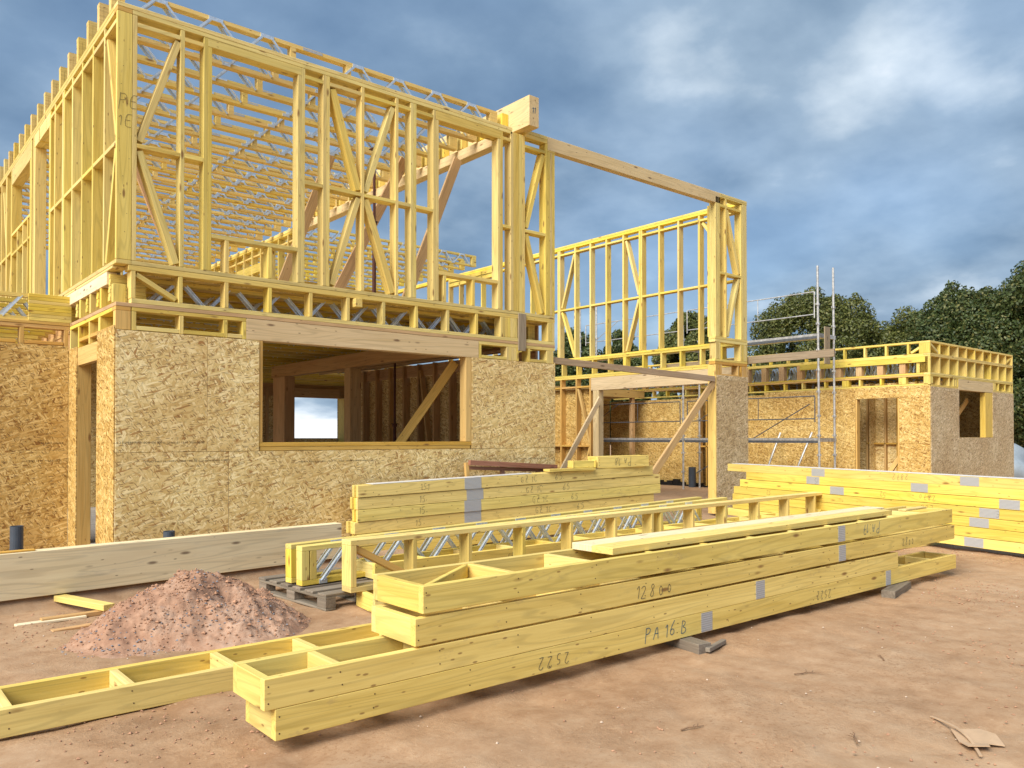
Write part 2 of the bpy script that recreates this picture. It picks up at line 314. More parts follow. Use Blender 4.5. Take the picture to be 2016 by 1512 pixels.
class MB:
    def __init__(s): s.v = []; s.f = []
    def box(s, x0, x1, y0, y1, z0, z1):
        n = len(s.v); s.v += [(x0, y0, z0), (x1, y0, z0), (x1, y1, z0), (x0, y1, z0), (x0, y0, z1), (x1, y0, z1), (x1, y1, z1), (x0, y1, z1)]
        s.f += [tuple(n+i for i in q) for q in ((0, 3, 2, 1), (4, 5, 6, 7), (0, 1, 5, 4), (1, 2, 6, 5), (2, 3, 7, 6), (3, 0, 4, 7))]
    def bar(s, p, q, w, h, side=(0, 1, 0)):
        p, q = Vector(p), Vector(q); X = (q-p).normalized(); Z = Vector(side); Z = (Z-X*Z.dot(X)).normalized(); Y = Z.cross(X); n = len(s.v)
        for c in (p, q):
            for a, b in ((-1, -1), (1, -1), (1, 1), (-1, 1)): s.v.append(tuple(c + Y*a*w/2 + Z*b*h/2))
        s.f += [tuple(n+i for i in k) for k in ((0, 3, 2, 1), (4, 5, 6, 7), (0, 1, 5, 4), (1, 2, 6, 5), (2, 3, 7, 6), (3, 0, 4, 7))]
    def tube(s, p, q, r, k=10, r2=None):
        p, q = Vector(p), Vector(q); X = (q-p).normalized(); A = X.orthogonal().normalized(); B = X.cross(A); n = len(s.v)
        for c, rr in ((p, r), (q, r2 or r)):
            for i in range(k): a = 2*math.pi*i/k; s.v.append(tuple(c + (A*math.cos(a)+B*math.sin(a))*rr))
        for i in range(k): j = (i+1) % k; s.f.append((n+i, n+j, n+k+j, n+k+i))
        s.f += [tuple(n+i for i in reversed(range(k))), tuple(n+k+i for i in range(k))]
    def mesh(s, name='piece', smooth=False):
        me = bpy.data.meshes.new(name); me.from_pydata(s.v, [], s.f); me.validate()
        if smooth: me.polygons.foreach_set('use_smooth', [True]*len(me.polygons))
        return me
    def build(s, name, mat, par=None, matrix=None, smooth=False): return mk(name, s.mesh(name, smooth), mat, par, matrix)

# ------------------------------------------------------------------ ground
def gz(x, y):
    h = -0.40
    yl = -1.16 + 0.1155*(x+2.6)
    t = min(max((y - yl + 0.05)/0.12, 0), 1); t = t*t*(3-2*t)
    k = min(max((4.5-x)/1.5, 0), 1)
    h += 0.105*t*k
    t2 = min(max((y+1.0)/3.0, 0), 1); h += 0.10*t2*(1-k)
    return h
def nonuni(a, b, fa, fb, fine, coarse):
    v = [fa]; 
    while v[-1] < fb: v.append(v[-1]+fine)
    hi = v[-1]; s = fine
    while hi < b: s = min(s*1.35, coarse); hi += s; v.append(hi)
    lo = fa; s = fine; pre = []
    while lo > a: s = min(s*1.35, coarse); lo -= s; pre.append(lo)
    return list(reversed(pre)) + v
gx = nonuni(-600, 900, -3.2, 9.0, 0.05, 60); gy = nonuni(-600, 900, -8.6, -0.4, 0.05, 60)
from mathutils import noise as mnoise
verts = []
for y in gy:
    for x in gx:
        z = gz(x, y)
        if -6 < x < 14 and -10 < y < 3:
            z += 0.028*mnoise.noise((x*0.7, y*0.7, 0.3)) + 0.016*mnoise.noise((x*2.6, y*2.6, 4.1)) 
            q = mnoise.noise((x*7, y*7, 9.0)); z += 0.012*max(q, 0)**1.4 * (1.0 + mnoise.noise((x*.9, y*.9, 2.0)))
            z -= 0.010*max(0, mnoise.noise((x*4.1, y*4.1, 21.0))-0.12)*2.5
            # wheel ruts running off to the right in the foreground
            for off in (-0.55, 0.95):
                dd = (y + 7.1 + off) + 0.42*(x-0.5) + 0.1*math.sin(x*1.3)
                z -= 0.018*math.exp(-(dd/0.12)**2) * (0.6+0.4*math.sin(x*9))
        verts.append((x, y, z))
nx = len(gx)
faces = [(j*nx+i, j*nx+i+1, (j+1)*nx+i+1, (j+1)*nx+i) for j in range(len(gy)-1) for i in range(nx-1)]
me = bpy.data.meshes.new('ground'); me.from_pydata(verts, [], faces); me.polygons.foreach_set('use_smooth', [True]*len(me.polygons))
tag(mk('ground', me, SOIL), kind='structure')

# ------------------------------------------------------------------ letters written by hand
GL = {'P': [[(0, -.15), (.08, 1)], [(.05, .95), (.35, 1.0), (.5, .8), (.35, .55), (.06, .5)]],
 'A': [[(0, 0), (.3, 1), (.42, .02)], [(.1, .38), (.45, .36)]],
 '1': [[(0, .68), (.22, 1), (.15, 0)]], 'I': [[(.1, 1), (.1, 0)]],
 '6': [[(.4, 1), (.1, .5), (.05, .15), (.25, 0), (.45, .15), (.4, .4), (.2, .45), (.08, .3)]],
 'B': [[(.05, 0), (.12, 1)], [(.1, 1), (.42, .95), (.45, .7), (.15, .52), (.5, .4), (.52, .12), (.3, 0), (.04, .02)]],
 '2': [[(0, .8), (.15, 1), (.4, .95), (.42, .7), (.1, .12), (.02, .02), (.5, .06)]],
 '5': [[(.45, 1), (.12, .98), (.06, .55), (.35, .6), (.46, .3), (.3, .03), (.02, .06)]],
 '8': [[(.42, .85), (.25, 1), (.08, .82), (.4, .4), (.36, .06), (.12, .02), (.04, .3), (.38, .68), (.42, .85)]],
 '0': [[(.22, .75), (.04, .5), (.12, .06), (.35, .1), (.42, .5), (.22, .75)]],
 '7': [[(0, .95), (.45, 1), (.18, 0)], [(.08, .5), (.42, .52)]],
 'G': [[(.45, .85), (.2, 1), (.03, .5), (.2, .02), (.45, .15), (.45, .45), (.25, .45)]],
 'Z': [[(0, .97), (.45, 1), (.02, .03), (.5, 0)], [(.1, .5), (.4, .5)]],
 'C': [[(.45, .85), (.2, 1), (.03, .5), (.2, .02), (.45, .15)]],
 'E': [[(.45, 1), (.03, .97), (.0, 0), (.45, .03)], [(.03, .5), (.38, .52)]],
 'S': [[(.42, .88), (.2, 1), (.05, .75), (.4, .35), (.25, .02), (.0, .12)]],
 '3': [[(.0, .9), (.3, 1), (.38, .75), (.12, .55), (.42, .35), (.3, .03), (0, .08)]], ' ': []}
def writing(par, text, x, z, h, y, mat=PENCIL, flip=False, width=0.0028, axis='x', adv=0.68, xs=1.0):
    """hand lettering as thin raised strokes on a face looking towards -Y; flip = upside down"""
    mb = MB(); cx = 0.0; tot = 0
    for ch in text: tot += (0.4 if ch == ' ' else (0.42 if ch in '1I' else adv))
    for ch in text:
        ja, jb, jc = random.uniform(-.06, .06), random.uniform(0.02, 0.14), random.uniform(0.88, 1.1)
        for st in GL[ch]:
            pts = [(cx+a*jc+b*jb+random.uniform(-.015, .015), b*jc+ja+random.uniform(-.02, .02)) for a, b in st]
            pts = [((tot-a)*h*xs, (1-b)*h) if flip else (a*h*xs, b*h) for a, b in pts]
            if len(pts) > 2:   # round the strokes
                for _ in range(2):
                    np_ = [pts[0]]
                    for a, b in zip(pts, pts[1:]): np_ += [(a[0]*.75+b[0]*.25, a[1]*.75+b[1]*.25), (a[0]*.25+b[0]*.75, a[1]*.25+b[1]*.75)]
                    pts = np_ + [pts[-1]]
            for a, b in zip(pts, pts[1:]):
                if (abs(a[0]-b[0]) + abs(a[1]-b[1])) < 1e-5: continue
                mb.bar((x+a[0], y, z+a[1]), (x+b[0], y, z+b[1]), width, 0.0012)
        cx += 0.4 if ch == ' ' else (0.42 if ch in '1I' else adv)
    return mb.build('handwriting', mat, par)
def nails(par, pts, r=0.004, y=0):
    mb = MB()
    for p in pts:
        mb.tube((p[0], p[1]-0.0008, p[2]), (p[0], p[1]+0.002, p[2]), r, 6)
    o = mb.build('nail_heads', NAIL, par); o['kind'] = 'stuff'; return o
def plate(par, x0, x1, z0, z1, y, name='nail_plate'):
    return bx(name, par, x0, x1, y-0.0015, y+0.001, z0, z1, PLATE, axis=0, bev=0)

# ------------------------------------------------------------------ the house
H = thing('timber_frame_house', 'big two-storey timber house shell of bare yellow studs above chipboard walls', 'house')
D = 0.145; T = 0.045
def stud(x, z0, z1, y0=0.0, mat=YEL, n='stud', d=D, t=T): return bx(n, H, x, x+t, y0, y0+d, z0, z1, mat, axis=2)
def studx(y, z0, z1, x0=0.0, mat=YEL, n='stud', d=D, t=T): return bx(n, H, x0, x0+d, y, y+t, z0, z1, mat, axis=2)

# --- upper front wall, y 0 .. 0.145
bx('top_plate', H, 0, 5.30, 0, D, 5.515, 5.56); bx('top_plate', H, 0.148, 5.30, 0, D, 5.467, 5.512)
bx('corner_post', H, 0, 0.146, 0, T, 2.903, 5.464, YEL, axis=2)
bx('corner_head', H, 0, 0.146, 0, D, 5.467, 5.512, ORA)
nails(H, [(0.02+0.02*(i % 2)+0.08*((i*7) % 3)/2, -0.001, 3.0+0.19*i) for i in range(13)], 0.0035)
FS = [(0.150, 1), (0.632, 1), (0.879, 1), (2.027, 1), (2.306, 1), (2.352, 1), (2.828, 1), (3.328, 1), (3.558, 1), (3.604, 1), (3.915, 1), (5.077, 1)]
for x, _ in FS: stud(x, 2.903, 5.464)
for i in range(5): stud(5.268+i*0.0555, 2.903, 5.50, t=0.053)
for x in (0.925, 1.981): stud(x, 2.903, 5.372)
for x in (3.961, 5.031): stud(x, 2.903, 5.342)
bx('lintel', H, 0.925, 2.026, 0, D, 5.374, 5.464); bx('lintel', H, 3.961, 5.076, 0, D, 5.345, 5.464)
# sills and cripple studs of the two upper windows
bx('window_sill', H, 0.971, 1.98, 0, D, 3.266, 3.314); bx('window_sill', H, 4.007, 5.03, 0, D, 3.26, 3.31)
for x in (1.119, 1.621): stud(x, 2.903, 3.264)
for x in (4.085, 4.57): stud(x, 2.903, 3.258)
def rails(segs, z0, z1, y0=0.0, d=D, name='rail'):
    for a, b in segs: bx(name, H, a, b, y0, y0+d, z0, z1)
SEG = [(0.196, 0.631), (0.678, 0.878), (2.073, 2.305), (2.398, 2.827), (2.874, 3.327), (3.374, 3.557), (3.65, 3.914), (5.123, 5.266)]
rails(SEG, 4.085, 4.13); rails(SEG, 5.35, 5.395)
# diagonal braces
def brf(a, b, y=D/2, mat=YEL, w=0.07): bar('brace', H, (a[0], y, a[1]), (b[0], y, b[1]), w, 0.12, mat)
brf((0.615, 5.33), (0.225, 4.16)); brf((0.225, 4.06), (0.60, 2.93))
brf((2.44, 5.33), (2.80, 4.16), w=0.09); brf((3.30, 5.33), (2.90, 4.16)); brf((2.80, 4.06), (2.44, 2.93)); brf((2.90, 4.06), (3.30, 2.93), w=0.09)
# end panel of the front wall, x 5.55 .. 6.14
bx('top_plate', H, 5.55, 5.99, 0, D, 5.55, 5.60); bx('top_plate', H, 5.55, 5.99, 0, D, 5.49, 5.545)
stud(5.948, 2.903, 5.486)
for x in (5.996, 6.045, 6.094): stud(x, 2.903, 5.375, t=0.046)
bx('stop_block', H, 5.996, 6.14, 0, D, 5.378, 5.40)
rails([(5.548, 5.946)], 4.085, 4.13); rails([(5.548, 5.946)], 5.33, 5.375)
brf((5.92, 5.31), (5.58, 4.16)); brf((5.58, 4.06), (5.92, 2.93), w=0.08)
# sole plates over the front
bx('sole_plate', H, 0.15, 6.14, 0, D, 2.857, 2.90); bx('sole_plate', H, 0.0, 0.148, 0, D, 2.857, 2.90)
bx('band_plate', H, 0.12, 6.14, 0.0, D, 2.797, 2.853)
# band of short posts in front of the floor joists
for x in (0.146, 0.622, 1.119, 1.623, 2.132, 2.63, 3.136, 3.633, 4.138, 4.63, 5.078, 5.124, 5.17, 5.216, 5.262, 5.308, 5.354, 5.52, 5.995, 6.04, 6.09):
    stud(x, 2.512, 2.795, n='short_post')
bar('brace', H, (0.20, 0.06, 2.765), (0.60, 0.06, 2.545), 0.05, 0.10)
bx('block', H, 2.72, 2.815, -0.06, 0.1, 2.685, 2.79)
bx('band_plate', H, 0.15, 6.14, 0, D, 2.462, 2.51, YEL); bx('band_plate', H, 0.0, 6.14, -0.002, D, 2.42, 2.459, PEA)
# header band above the sheeting
bx('corner_block', H, 0.0, 0.146, 0, D, 2.376, 2.418, ORA); bx('corner_block', H, 0.0, 0.146, 0.0, T, 2.18, 2.374, ORA, axis=2)
bx('header_rail', H, 0.155, 1.366, 0, D, 2.378, 2.418)
for x in (0.155, 0.632, 1.108, 1.32): stud(x, 2.18, 2.376, n='short_post')
for a, b in ((0.202, 0.63), (0.679, 1.106), (1.155, 1.318)): bx('rail', H, a, b, 0, D, 2.185, 2.228)
bx('glulam_lintel', H, 1.369, 4.684, -0.002, D, 2.178, 2.416, GLU)
bx('header_rail', H, 4.69, 6.14, 0, D, 2.374, 2.418)
for x in (4.69, 5.19, 5.237, 5.284, 5.331, 5.378, 5.60, 5.97, 6.018, 6.066): stud(x, 2.18, 2.372, n='short_post')
bx('rail', H, 4.737, 5.188, 0, D, 2.185, 2.226); bx('rail', H, 5.648, 5.968, 0, D, 2.185, 2.226)
bx('packing_board', H, 5.40, 5.545, -0.024, -0.003, 2.33, 2.875, GRY, axis=2)
# window frame of the big ground-floor opening
bx('window_sill', H, 1.519, 4.554, -0.004, D, 0.965, 1.012, ORA); bx('window_sill', H, 1.53, 4.54, -0.002, D, 0.917, 0.962, ORA)
bx('jamb_stud', H, 4.465, 4.554, 0.0, D, 1.015, 2.176, ORA, axis=2); bx('jamb_stud', H, 1.517, 1.562, 0.0, D, 1.015, 2.176, ORA, axis=2)
# chipboard sheets
g = 0.0025
for x0, x1, z0, z1 in ((0, 1.17, -0.36, 0.914), (1.17, 3.65, -0.36, 0.914), (3.65, 6.136, -0.36, 0.914), (0, 0.93, 0.914, 2.176), (0.93, 1.517, 0.914, 2.176), (4.556, 6.136, 0.914, 2.178)):
    bx('osb_panel', H, x0+g, x1-g, -0.012, 0.0, z0+g, z1-g, OSB, axis=0, bev=0.0012)
# --- side wall x 0 .. 0.145, running back from the corner
bx('top_plate', H, 0, D, 0.148, 12.5, 5.515, 5.56); bx('top_plate', H, 0, D, 0.148, 12.5, 5.467, 5.512)
for y in (0.498, 1.0, 1.515, 2.03, 2.495, 2.57, 3.05, 3.34): studx(y, 2.903, 5.464)
for y in (3.39, 4.43): studx(y, 2.903, 5.27)
for y in (4.48, 4.55, 4.72): studx(y, 2.903, 5.464)
studx(4.80, 2.903, 5.20)
bx('lintel', H, 0, D, 3.39, 4.475, 5.275, 5.464); bx('lintel', H, 0, D, 4.77, 6.48, 5.20, 5.464)
for y in (3.6, 4.1): studx(y, 5.27, 5.464, n='short_post')
for y in (6.44, 6.49, 6.93, 7.0, 7.5, 8.0, 8.5, 9.0, 9.5, 10.0, 10.5, 11, 11.5, 12, 12.45): studx(y, 2.903, 5.464)
for y in (5.0, 5.4, 5.9): studx(y, 2.903, 4.35)
def railsx(segs, z0, z1, x0=0.0, name='rail', mat=YEL):
    for a, b in segs: bx(name, H, x0, x0+D, a, b, z0, z1, mat)
SX = [(0.047, 0.497), (0.545, 0.999), (1.047, 1.513), (1.562, 2.028), (2.077, 2.493), (2.617, 3.048), (3.097, 3.338)]
railsx(SX, 4.085, 4.13); railsx(SX, 5.35, 5.395)
railsx([(4.848, 6.438)], 4.355, 4.40); railsx([(4.848, 6.438)], 4.03, 4.07)
railsx([(6.54, 6.928), (7.05, 7.498), (7.55, 7.998), (8.05, 8.49)], 4.085, 4.13)
bar('brace', H, (0.07, 0.45, 5.32), (0.07, 0.09, 4.2), 0.045, 0.12, side=(1, 0, 0)); bar('brace', H, (0.07, 0.10, 4.06), (0.07, 0.46, 2.93), 0.06, 0.12, side=(1, 0, 0))
bar('brace', H, (0.07, 7.4, 5.3), (0.07, 7.05, 4.15), 0.05, 0.12, side=(1, 0, 0)); bar('brace', H, (0.07, 6.9, 2.95), (0.07, 6.55, 4.05), 0.05, 0.12, side=(1, 0, 0))
bx('sole_plate', H, 0, D, 0.148, 12.5, 2.857, 2.90); bx('band_plate', H, 0.0, D-.01, 0.148, 2.44, 2.826, 2.853)
bx('glulam_beam', H, -0.002, 0.10, 0.36, 2.43, 2.685, 2.822, GLW); bx('packing_board', H, 0.101, 0.13, 0.34, 2.43, 2.66, 2.82, OLD)
for y in (0.10, 0.59, 1.055, 1.545): bx('short_post', H, 0.0, 0.12, y, y+0.07 if y < .2 else y+0.065, 2.464, 2.66 if y < .2 else 2.682, YELB, axis=2)
bx('band_plate', H, 0, D, 0.148, 2.06, 2.462, 2.507, ORA) if False else None
bx('band_plate', H, 0.0, D, 0.147, 2.095, 2.42, 2.46, PEA); bx('header_rail', H, 0.0, D, 0.147, 2.095, 2.376, 2.417, YELB)
for y in (0.045+.0, 0.62, 0.665, 1.10, 1.62, 2.04): bx('short_post', H, 0.0, D-0.001, y+0.003, y+0.045, 2.10 if .7 > y > .1 else 2.125, 2.374, YELB, axis=2)
for a, b in ((0.094, 0.618), (0.713, 1.10), (1.148, 1.62)): bx('rail', H, 0.0, D, a, b, 2.19, 2.23, ORA)
bx('door_lintel', H, 0.0, 0.06, 0.71, 1.67, 1.915, 2.122, ORA)
bx('door_post', H, 0.0, 0.15, 1.672, 1.715, -0.3, 2.122, ORA, axis=2); bx('door_post', H, 0.0, 0.14, 0.665, 0.707, -0.3, 2.095, ORA, axis=2)
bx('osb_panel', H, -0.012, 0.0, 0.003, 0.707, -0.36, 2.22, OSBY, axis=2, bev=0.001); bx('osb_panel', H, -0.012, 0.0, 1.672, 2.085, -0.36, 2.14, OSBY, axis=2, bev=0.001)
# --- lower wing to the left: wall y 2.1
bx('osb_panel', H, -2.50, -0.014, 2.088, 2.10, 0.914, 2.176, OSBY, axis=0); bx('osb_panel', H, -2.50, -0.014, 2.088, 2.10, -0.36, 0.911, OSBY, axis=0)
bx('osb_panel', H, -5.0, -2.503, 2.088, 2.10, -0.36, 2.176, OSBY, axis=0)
bx('band_plate', H, -5, -0.003, 2.095, 2.24, 2.425, 2.458, ORA); bx('header_rail', H, -5, -0.003, 2.10, 2.245, 2.378, 2.422, ORA)
for x in (-3.5, -3.0, -2.5, -2.0, -1.5, -1.02, -0.527, -0.06): bx('short_post', H, x, x+T, 2.10, 2.245, 2.18, 2.376, ORA, axis=2)
for x in (-3.45, -2.95, -2.45, -1.95, -1.45, -0.975, -0.48): bx('rail', H, x+.002, x+0.412, 2.10, 2.245, 2.185, 2.226, ORA)

# --- metal-web joists
def web(L, x0, x1, hgt, wdt, pitch=0.6, gap=None, inset=0.0):
    """zig-zag of pressed steel struts on both faces, with toothed plates biting the chords"""
    mb = MB(); n = max(1, round((x1-x0)/pitch)); p = (x1-x0)/n; zt = hgt-0.03; zb = 0.03
    for yy in (-0.004+inset, wdt+0.004-inset):
        for i in range(n):
            a = x0+i*p; c = a+p/2; b = a+p
            if gap and gap[0] < c < gap[1]: continue
            for u, v in (((a+0.035, zb), (c-0.055, zt)), ((c+0.055, zt), (b-0.035, zb))):
                mb.bar((u[0], yy, u[1]), (v[0], yy, v[1]), 0.024, 0.016)
                mb.bar((u[0]+.02, yy+(.012 if yy < 0 else -.012), u[1]), (v[0]+.02, yy+(.012 if yy < 0 else -.012), v[1]), 0.01, 0.014)
            mb.box(c-0.08, c+0.08, yy-0.004, yy+0.004, hgt-0.046, hgt-0.004)
            if not inset: mb.box(a-0.05, a+0.05, yy-0.004, yy+0.004, 0.004, 0.044)
    return mb.mesh('metal_web')
def joistmesh(L, hgt, wdt, endl=0.135, nend=3, endr=0.135, mid=None, slab=False):
    mb = MB(); ch = 0.045
    mb.box(0, L, 0, wdt, 0, ch); mb.box(0, L, 0, wdt, hgt-ch, hgt)
    if slab:   # end built up of boards lying on each other
        k = 5; dz = (hgt-2*ch)/k
        for i in range(k): mb.box(0.0 if i % 2 else 0.004, endl-(0.004*(i % 3)), 0.001*(i % 2), wdt-0.001, ch+i*dz+0.0015, ch+(i+1)*dz-0.0015)
    else:
        s = endl/nend
        for i in range(nend): mb.box(i*s+0.001, (i+1)*s-0.001, 0.001*(i % 2), wdt-0.001, ch+0.0005, hgt-ch-0.0005)
    s = endr/3
    for i in range(3): mb.box(L-endr+i*s+0.001, L-endr+(i+1)*s-0.001, 0.001, wdt-0.001, ch+0.0005, hgt-ch-0.0005)
    if mid:
        for x in mid: mb.box(x, x+0.07, 0.001, wdt-0.001, ch+.0005, hgt-ch-.0005)
    return mb.mesh('joist')
def joists(par, name, ys, x0, x1, z0, hgt, wdt=0.072, mat=YEL, endl=0.135, nend=3, slab=False, mid=None, pitch=0.6, webx=None):
    L = x1-x0; jm = joistmesh(L, hgt, wdt, endl, nend, 0.135, mid, slab)
    jm.materials.append(mat)
    wm = web(L, endl+0.05, L-0.17, hgt, wdt, pitch, (mid[0]-.02, mid[1]+.09) if mid else None, 0.016 if slab else 0.0); wm.materials.append(GALV)
    for y in ys:
        j = mk(name, jm, mat, par, Matrix.Translation((x0, y, z0))); mk('metal_web', wm, GALV, j)['kind'] = 'stuff'
        if mid: bx('nail_plate', j, mid[0]+0.16, mid[0]+0.42, -0.002, 0.001, hgt-0.04, hgt-0.006, PLATE, axis=0, bev=0)
joists(H, 'roof_joist', [0.25+0.4985*k for k in range(26)], 0.0, 5.22, 5.561, 0.29, wdt=0.097, mid=(2.0, 2.75), mat=JOI)
joists(H, 'roof_joist', [7.9+0.5*k for k in range(12)], 5.72, 10.7, 5.561, 0.29, wdt=0.097, mid=(1.6, 2.35), mat=YELB)
FLY = [0.3, 0.80, 1.3, 1.8, 2.3] + [2.8+0.5*k for k in range(18)]
joists(H, 'floor_joist', FLY[:5], 0.02, 6.0, 2.512, 0.28, mat=YELB, endl=0.36, slab=True, wdt=0.09)
joists(H, 'floor_joist', FLY[5:], 0.02, 6.0, 2.512, 0.28, mat=YELB, endl=0.30, slab=True, wdt=0.09)
joists(H, 'floor_joist', [7.9+0.5*k for k in range(8)], 6.05, 11.0, 2.512, 0.28, mat=YELB, endl=0.30, slab=True, wdt=0.09)
joists(H, 'floor_joist', [2.12+0.5*k for k in range(8)], -4.5, 0.0, 2.46, 0.32, mat=YELB, endl=0.2, slab=True, wdt=0.09)
for i in range(8): bx('rim_board', H, -0.44, 0.02, 2.10, 2.119, 2.463+i*0.0405, 2.463+i*0.0405+0.039, YELB, axis=0)
for k in range(10):
    for j, (xa, xb) in enumerate(((0.16, 2.6), (2.602, 5.1), (5.102, 6.12))):
        if 0.16+1.25*k < 12.4: bx('floor_deck_sheet', H, xa, xb, 0.16+1.25*k, min(1.408+1.25*k, 12.4), 2.7935, 2.806, OSB, bev=0)
for k in range(4): bx('floor_deck_sheet', H, 6.13, 11.04, 7.5+1.25*k, min(8.748+1.25*k, 12.4), 2.7935, 2.806, OSB, bev=0)
# --- ridge glulam and the wall it stands on further back
bx('glulam_beam', H, 5.415, 5.60, -0.24, 7.0, 5.562, 6.00, GLU)
bx('glulam_beam', H, 5.25, 5.41, 0.16, 7.0, 5.40, 5.555, GLU)
for k in range(27):
    y = 0.40+k*0.4985
    if y < 6.9:
        for j in range(3): bx('packing_board', H, 5.30, 5.41, y-0.17+j*0.05, y-0.122+j*0.05, 5.60, 5.85, YELB, axis=2, bev=0)
bx('top_plate', H, 5.27, 5.415, 7.0, 12.4, 5.50, 5.56); bx('top_plate', H, 5.27, 5.415, 7.0, 12.4, 5.445, 5.495); bx('rail', H, 5.29, 5.40, 7.0, 12.4, 5.28, 5.32)
for k in range(12): bx('stud', H, 5.27, 5.415, 7.0+k*0.49, 7.045+k*0.49, 2.86, 5.443, YEL, axis=2)
bx('lintel', H, 5.27, 5.415, 9.0, 10.4, 4.9, 5.1)
# back wall upstairs and far end of the roof
for k in range(23): bx('stud', H, 0.2+k*0.5, 0.245+k*0.5, 12.55, 12.69, 2.86, 5.5, YEL, axis=2)
bx('top_plate', H, 0, 11.2, 12.55, 12.69, 5.503, 5.555); bx('rail', H, 0.2, 11.2, 12.56, 12.68, 4.1, 4.14); bx('sole_plate', H, 0, 11.2, 12.55, 12.69, 2.81, 2.857)
# --- wing wall on the right, x 11.05 .. 11.19 (upper)
XE = 11.05
bx('top_plate', H, XE, XE+D, 0.148, 12.5, 5.575, 5.62, YELB); bx('top_plate', H, XE, XE+D, 0.148, 12.5, 5.525, 5.572, YELB)
bx('sole_plate', H, XE, XE+D, 0.148, 12.5, 2.885, 2.93, YELB); bx('sole_plate', H, XE, XE+D, 0.148, 12.5, 2.835, 2.882, YELB)
ye = [0.50, 1.002, 1.52, 2.02, 2.51, 2.56, 3.03, 3.54, 4.04, 4.54, 5.06, 5.11, 5.6, 6.1, 6.6, 7.1, 7.6, 8.1, 8.6, 9.1, 9.6]
for y in ye: studx(y, 2.932, 5.523, XE)
for z0, z1 in ((4.075, 4.115), (5.40, 5.44)):
    railsx([(a+T+.002, b-.002) for a, b in zip(ye, ye[1:]) if b-a > 0.1] + [(0.15, 0.498)], z0, z1, XE, mat=YELB)
def bre(a, b): bar('brace', H, (XE+0.07, a[0], a[1]), (XE+0.07, b[0], b[1]), 0.05, 0.12, YEL, side=(1, 0, 0))
bre((2.98, 5.38), (2.62, 4.15)); bre((2.62, 4.05), (2.98, 2.96)); bre((4.6, 5.38), (5.02, 4.15)); bre((5.02, 4.05), (4.6, 2.96)); bre((0.95, 5.36), (0.60, 4.9))
bx('lintel', H, XE, XE+D, 7.65, 9.6, 5.31, 5.522, YELB)
bx('lintel', H, 6.1, 8.3, 5.6, 5.75, 3.2, 3.4, YELB) if False else None
# short studs under it, then the lower wall with its opening
for k in range(12): bx('short_post', H, XE, XE+D, 0.47+k*0.5, 0.56+k*0.5 if k in (0, 5) else 0.515+k*0.5, 2.525, 2.833, YELB, axis=2)
bx('band_plate', H, XE, XE+D, 0.148, 8.0, 2.475, 2.522, YELB); bx('band_plate', H, XE, XE+D, 0.148, 8.0, 2.432, 2.472, YELB)
bx('glulam_lintel', H, XE, XE+D, 0.148, 4.04, 2.142, 2.428, GLU)
bx('glulam_post', H, XE, XE+0.16, 3.80, 3.98, -0.33, 2.14, GLU, axis=2)
for y in (4.05, 4.5, 5.02, 5.5, 6.0, 6.5, 7.0, 7.5): studx(y, -0.3, 2.43, XE, ORA)
railsx([(4.1, 4.498), (4.55, 5.018), (5.07, 5.498), (5.55, 5.998)], 2.22, 2.26, XE, mat=ORA); railsx([(4.1, 4.498), (4.55, 5.018), (5.07, 5.498), (5.55, 5.998)], 0.85, 0.89, XE, mat=ORA)
bar('brace', H, (XE+0.05, 4.48, 2.2), (XE+0.05, 4.10, 0.92), 0.05, 0.08, ORA, side=(1, 0, 0)); bar('brace', H, (XE+0.05, 4.10, 0.84), (XE+0.05, 4.48, -0.25), 0.05, 0.08, ORA, side=(1, 0, 0))
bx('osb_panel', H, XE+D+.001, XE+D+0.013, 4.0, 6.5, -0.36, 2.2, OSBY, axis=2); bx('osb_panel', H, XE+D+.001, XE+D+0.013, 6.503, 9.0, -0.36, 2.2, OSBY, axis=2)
# --- right pillar at the front, x 10.19 .. 11.19
for x in (10.19, 10.236, 10.282): stud(x, 2.932, 5.52)
bx('jamb_stud', H, 10.19, 10.326, D+.002, 0.19, 2.932, 5.37, YEL, axis=2)
stud(10.49, 2.932, 5.52); stud(10.985, 2.932, 5.50); bx('corner_post', H, 11.035, 11.18, 0, T, 2.932, 5.52, YEL, axis=2)
bx('top_plate', H, 10.33, 11.19, 0, D, 5.555, 5.60); bx('top_plate', H, 10.33, 11.19, 0, D, 5.523, 5.552)
rails([(10.33, 10.488), (10.538, 10.983)], 5.35, 5.395); rails([(10.33, 10.488), (10.538, 10.983)], 4.10, 4.145)
brf((10.56, 5.33), (10.95, 4.17), w=0.08); brf((10.95, 4.08), (10.58, 2.96), w=0.06)
bx('glulam_beam', H, 5.996, 10.325, 0.0, 0.12, 5.402, 5.60, GLU)
bx('sole_plate', H, 10.16, 11.19, -0.002, D, 2.885, 2.93); bx('sole_plate', H, 10.16, 11.19, -0.001, D, 2.83, 2.882)
for x in (10.19, 10.236, 10.282, 10.96, 11.006, 11.052, 11.098, 11.144): stud(x, 2.52, 2.827, n='short_post')
bx('band_plate', H, 10.16, 11.19, 0, D, 2.42, 2.47, ORA); bx('band_plate', H, 10.16, 11.19, 0, D, 2.473, 2.517, YEL)
for x in (10.19, 10.236, 10.282, 10.328, 10.87, 10.96, 11.006, 11.052, 11.098, 11.144): stud(x, 2.20, 2.417, n='short_post', mat=ORA)
bx('rail', H, 10.376, 10.868, 0, D, 2.2, 2.245, ORA)
bx('osb_panel', H, 10.19, 11.19, -0.012, 0, -0.33, 2.125, OSBS, axis=2); bx('osb_panel', H, 10.19, 11.19, -0.012, 0, 2.128, 2.22, OSBS, axis=0)
bx('jamb_stud', H, 10.16, 10.188, -0.008, 0.165, -0.33, 2.41, JOI, axis=2)
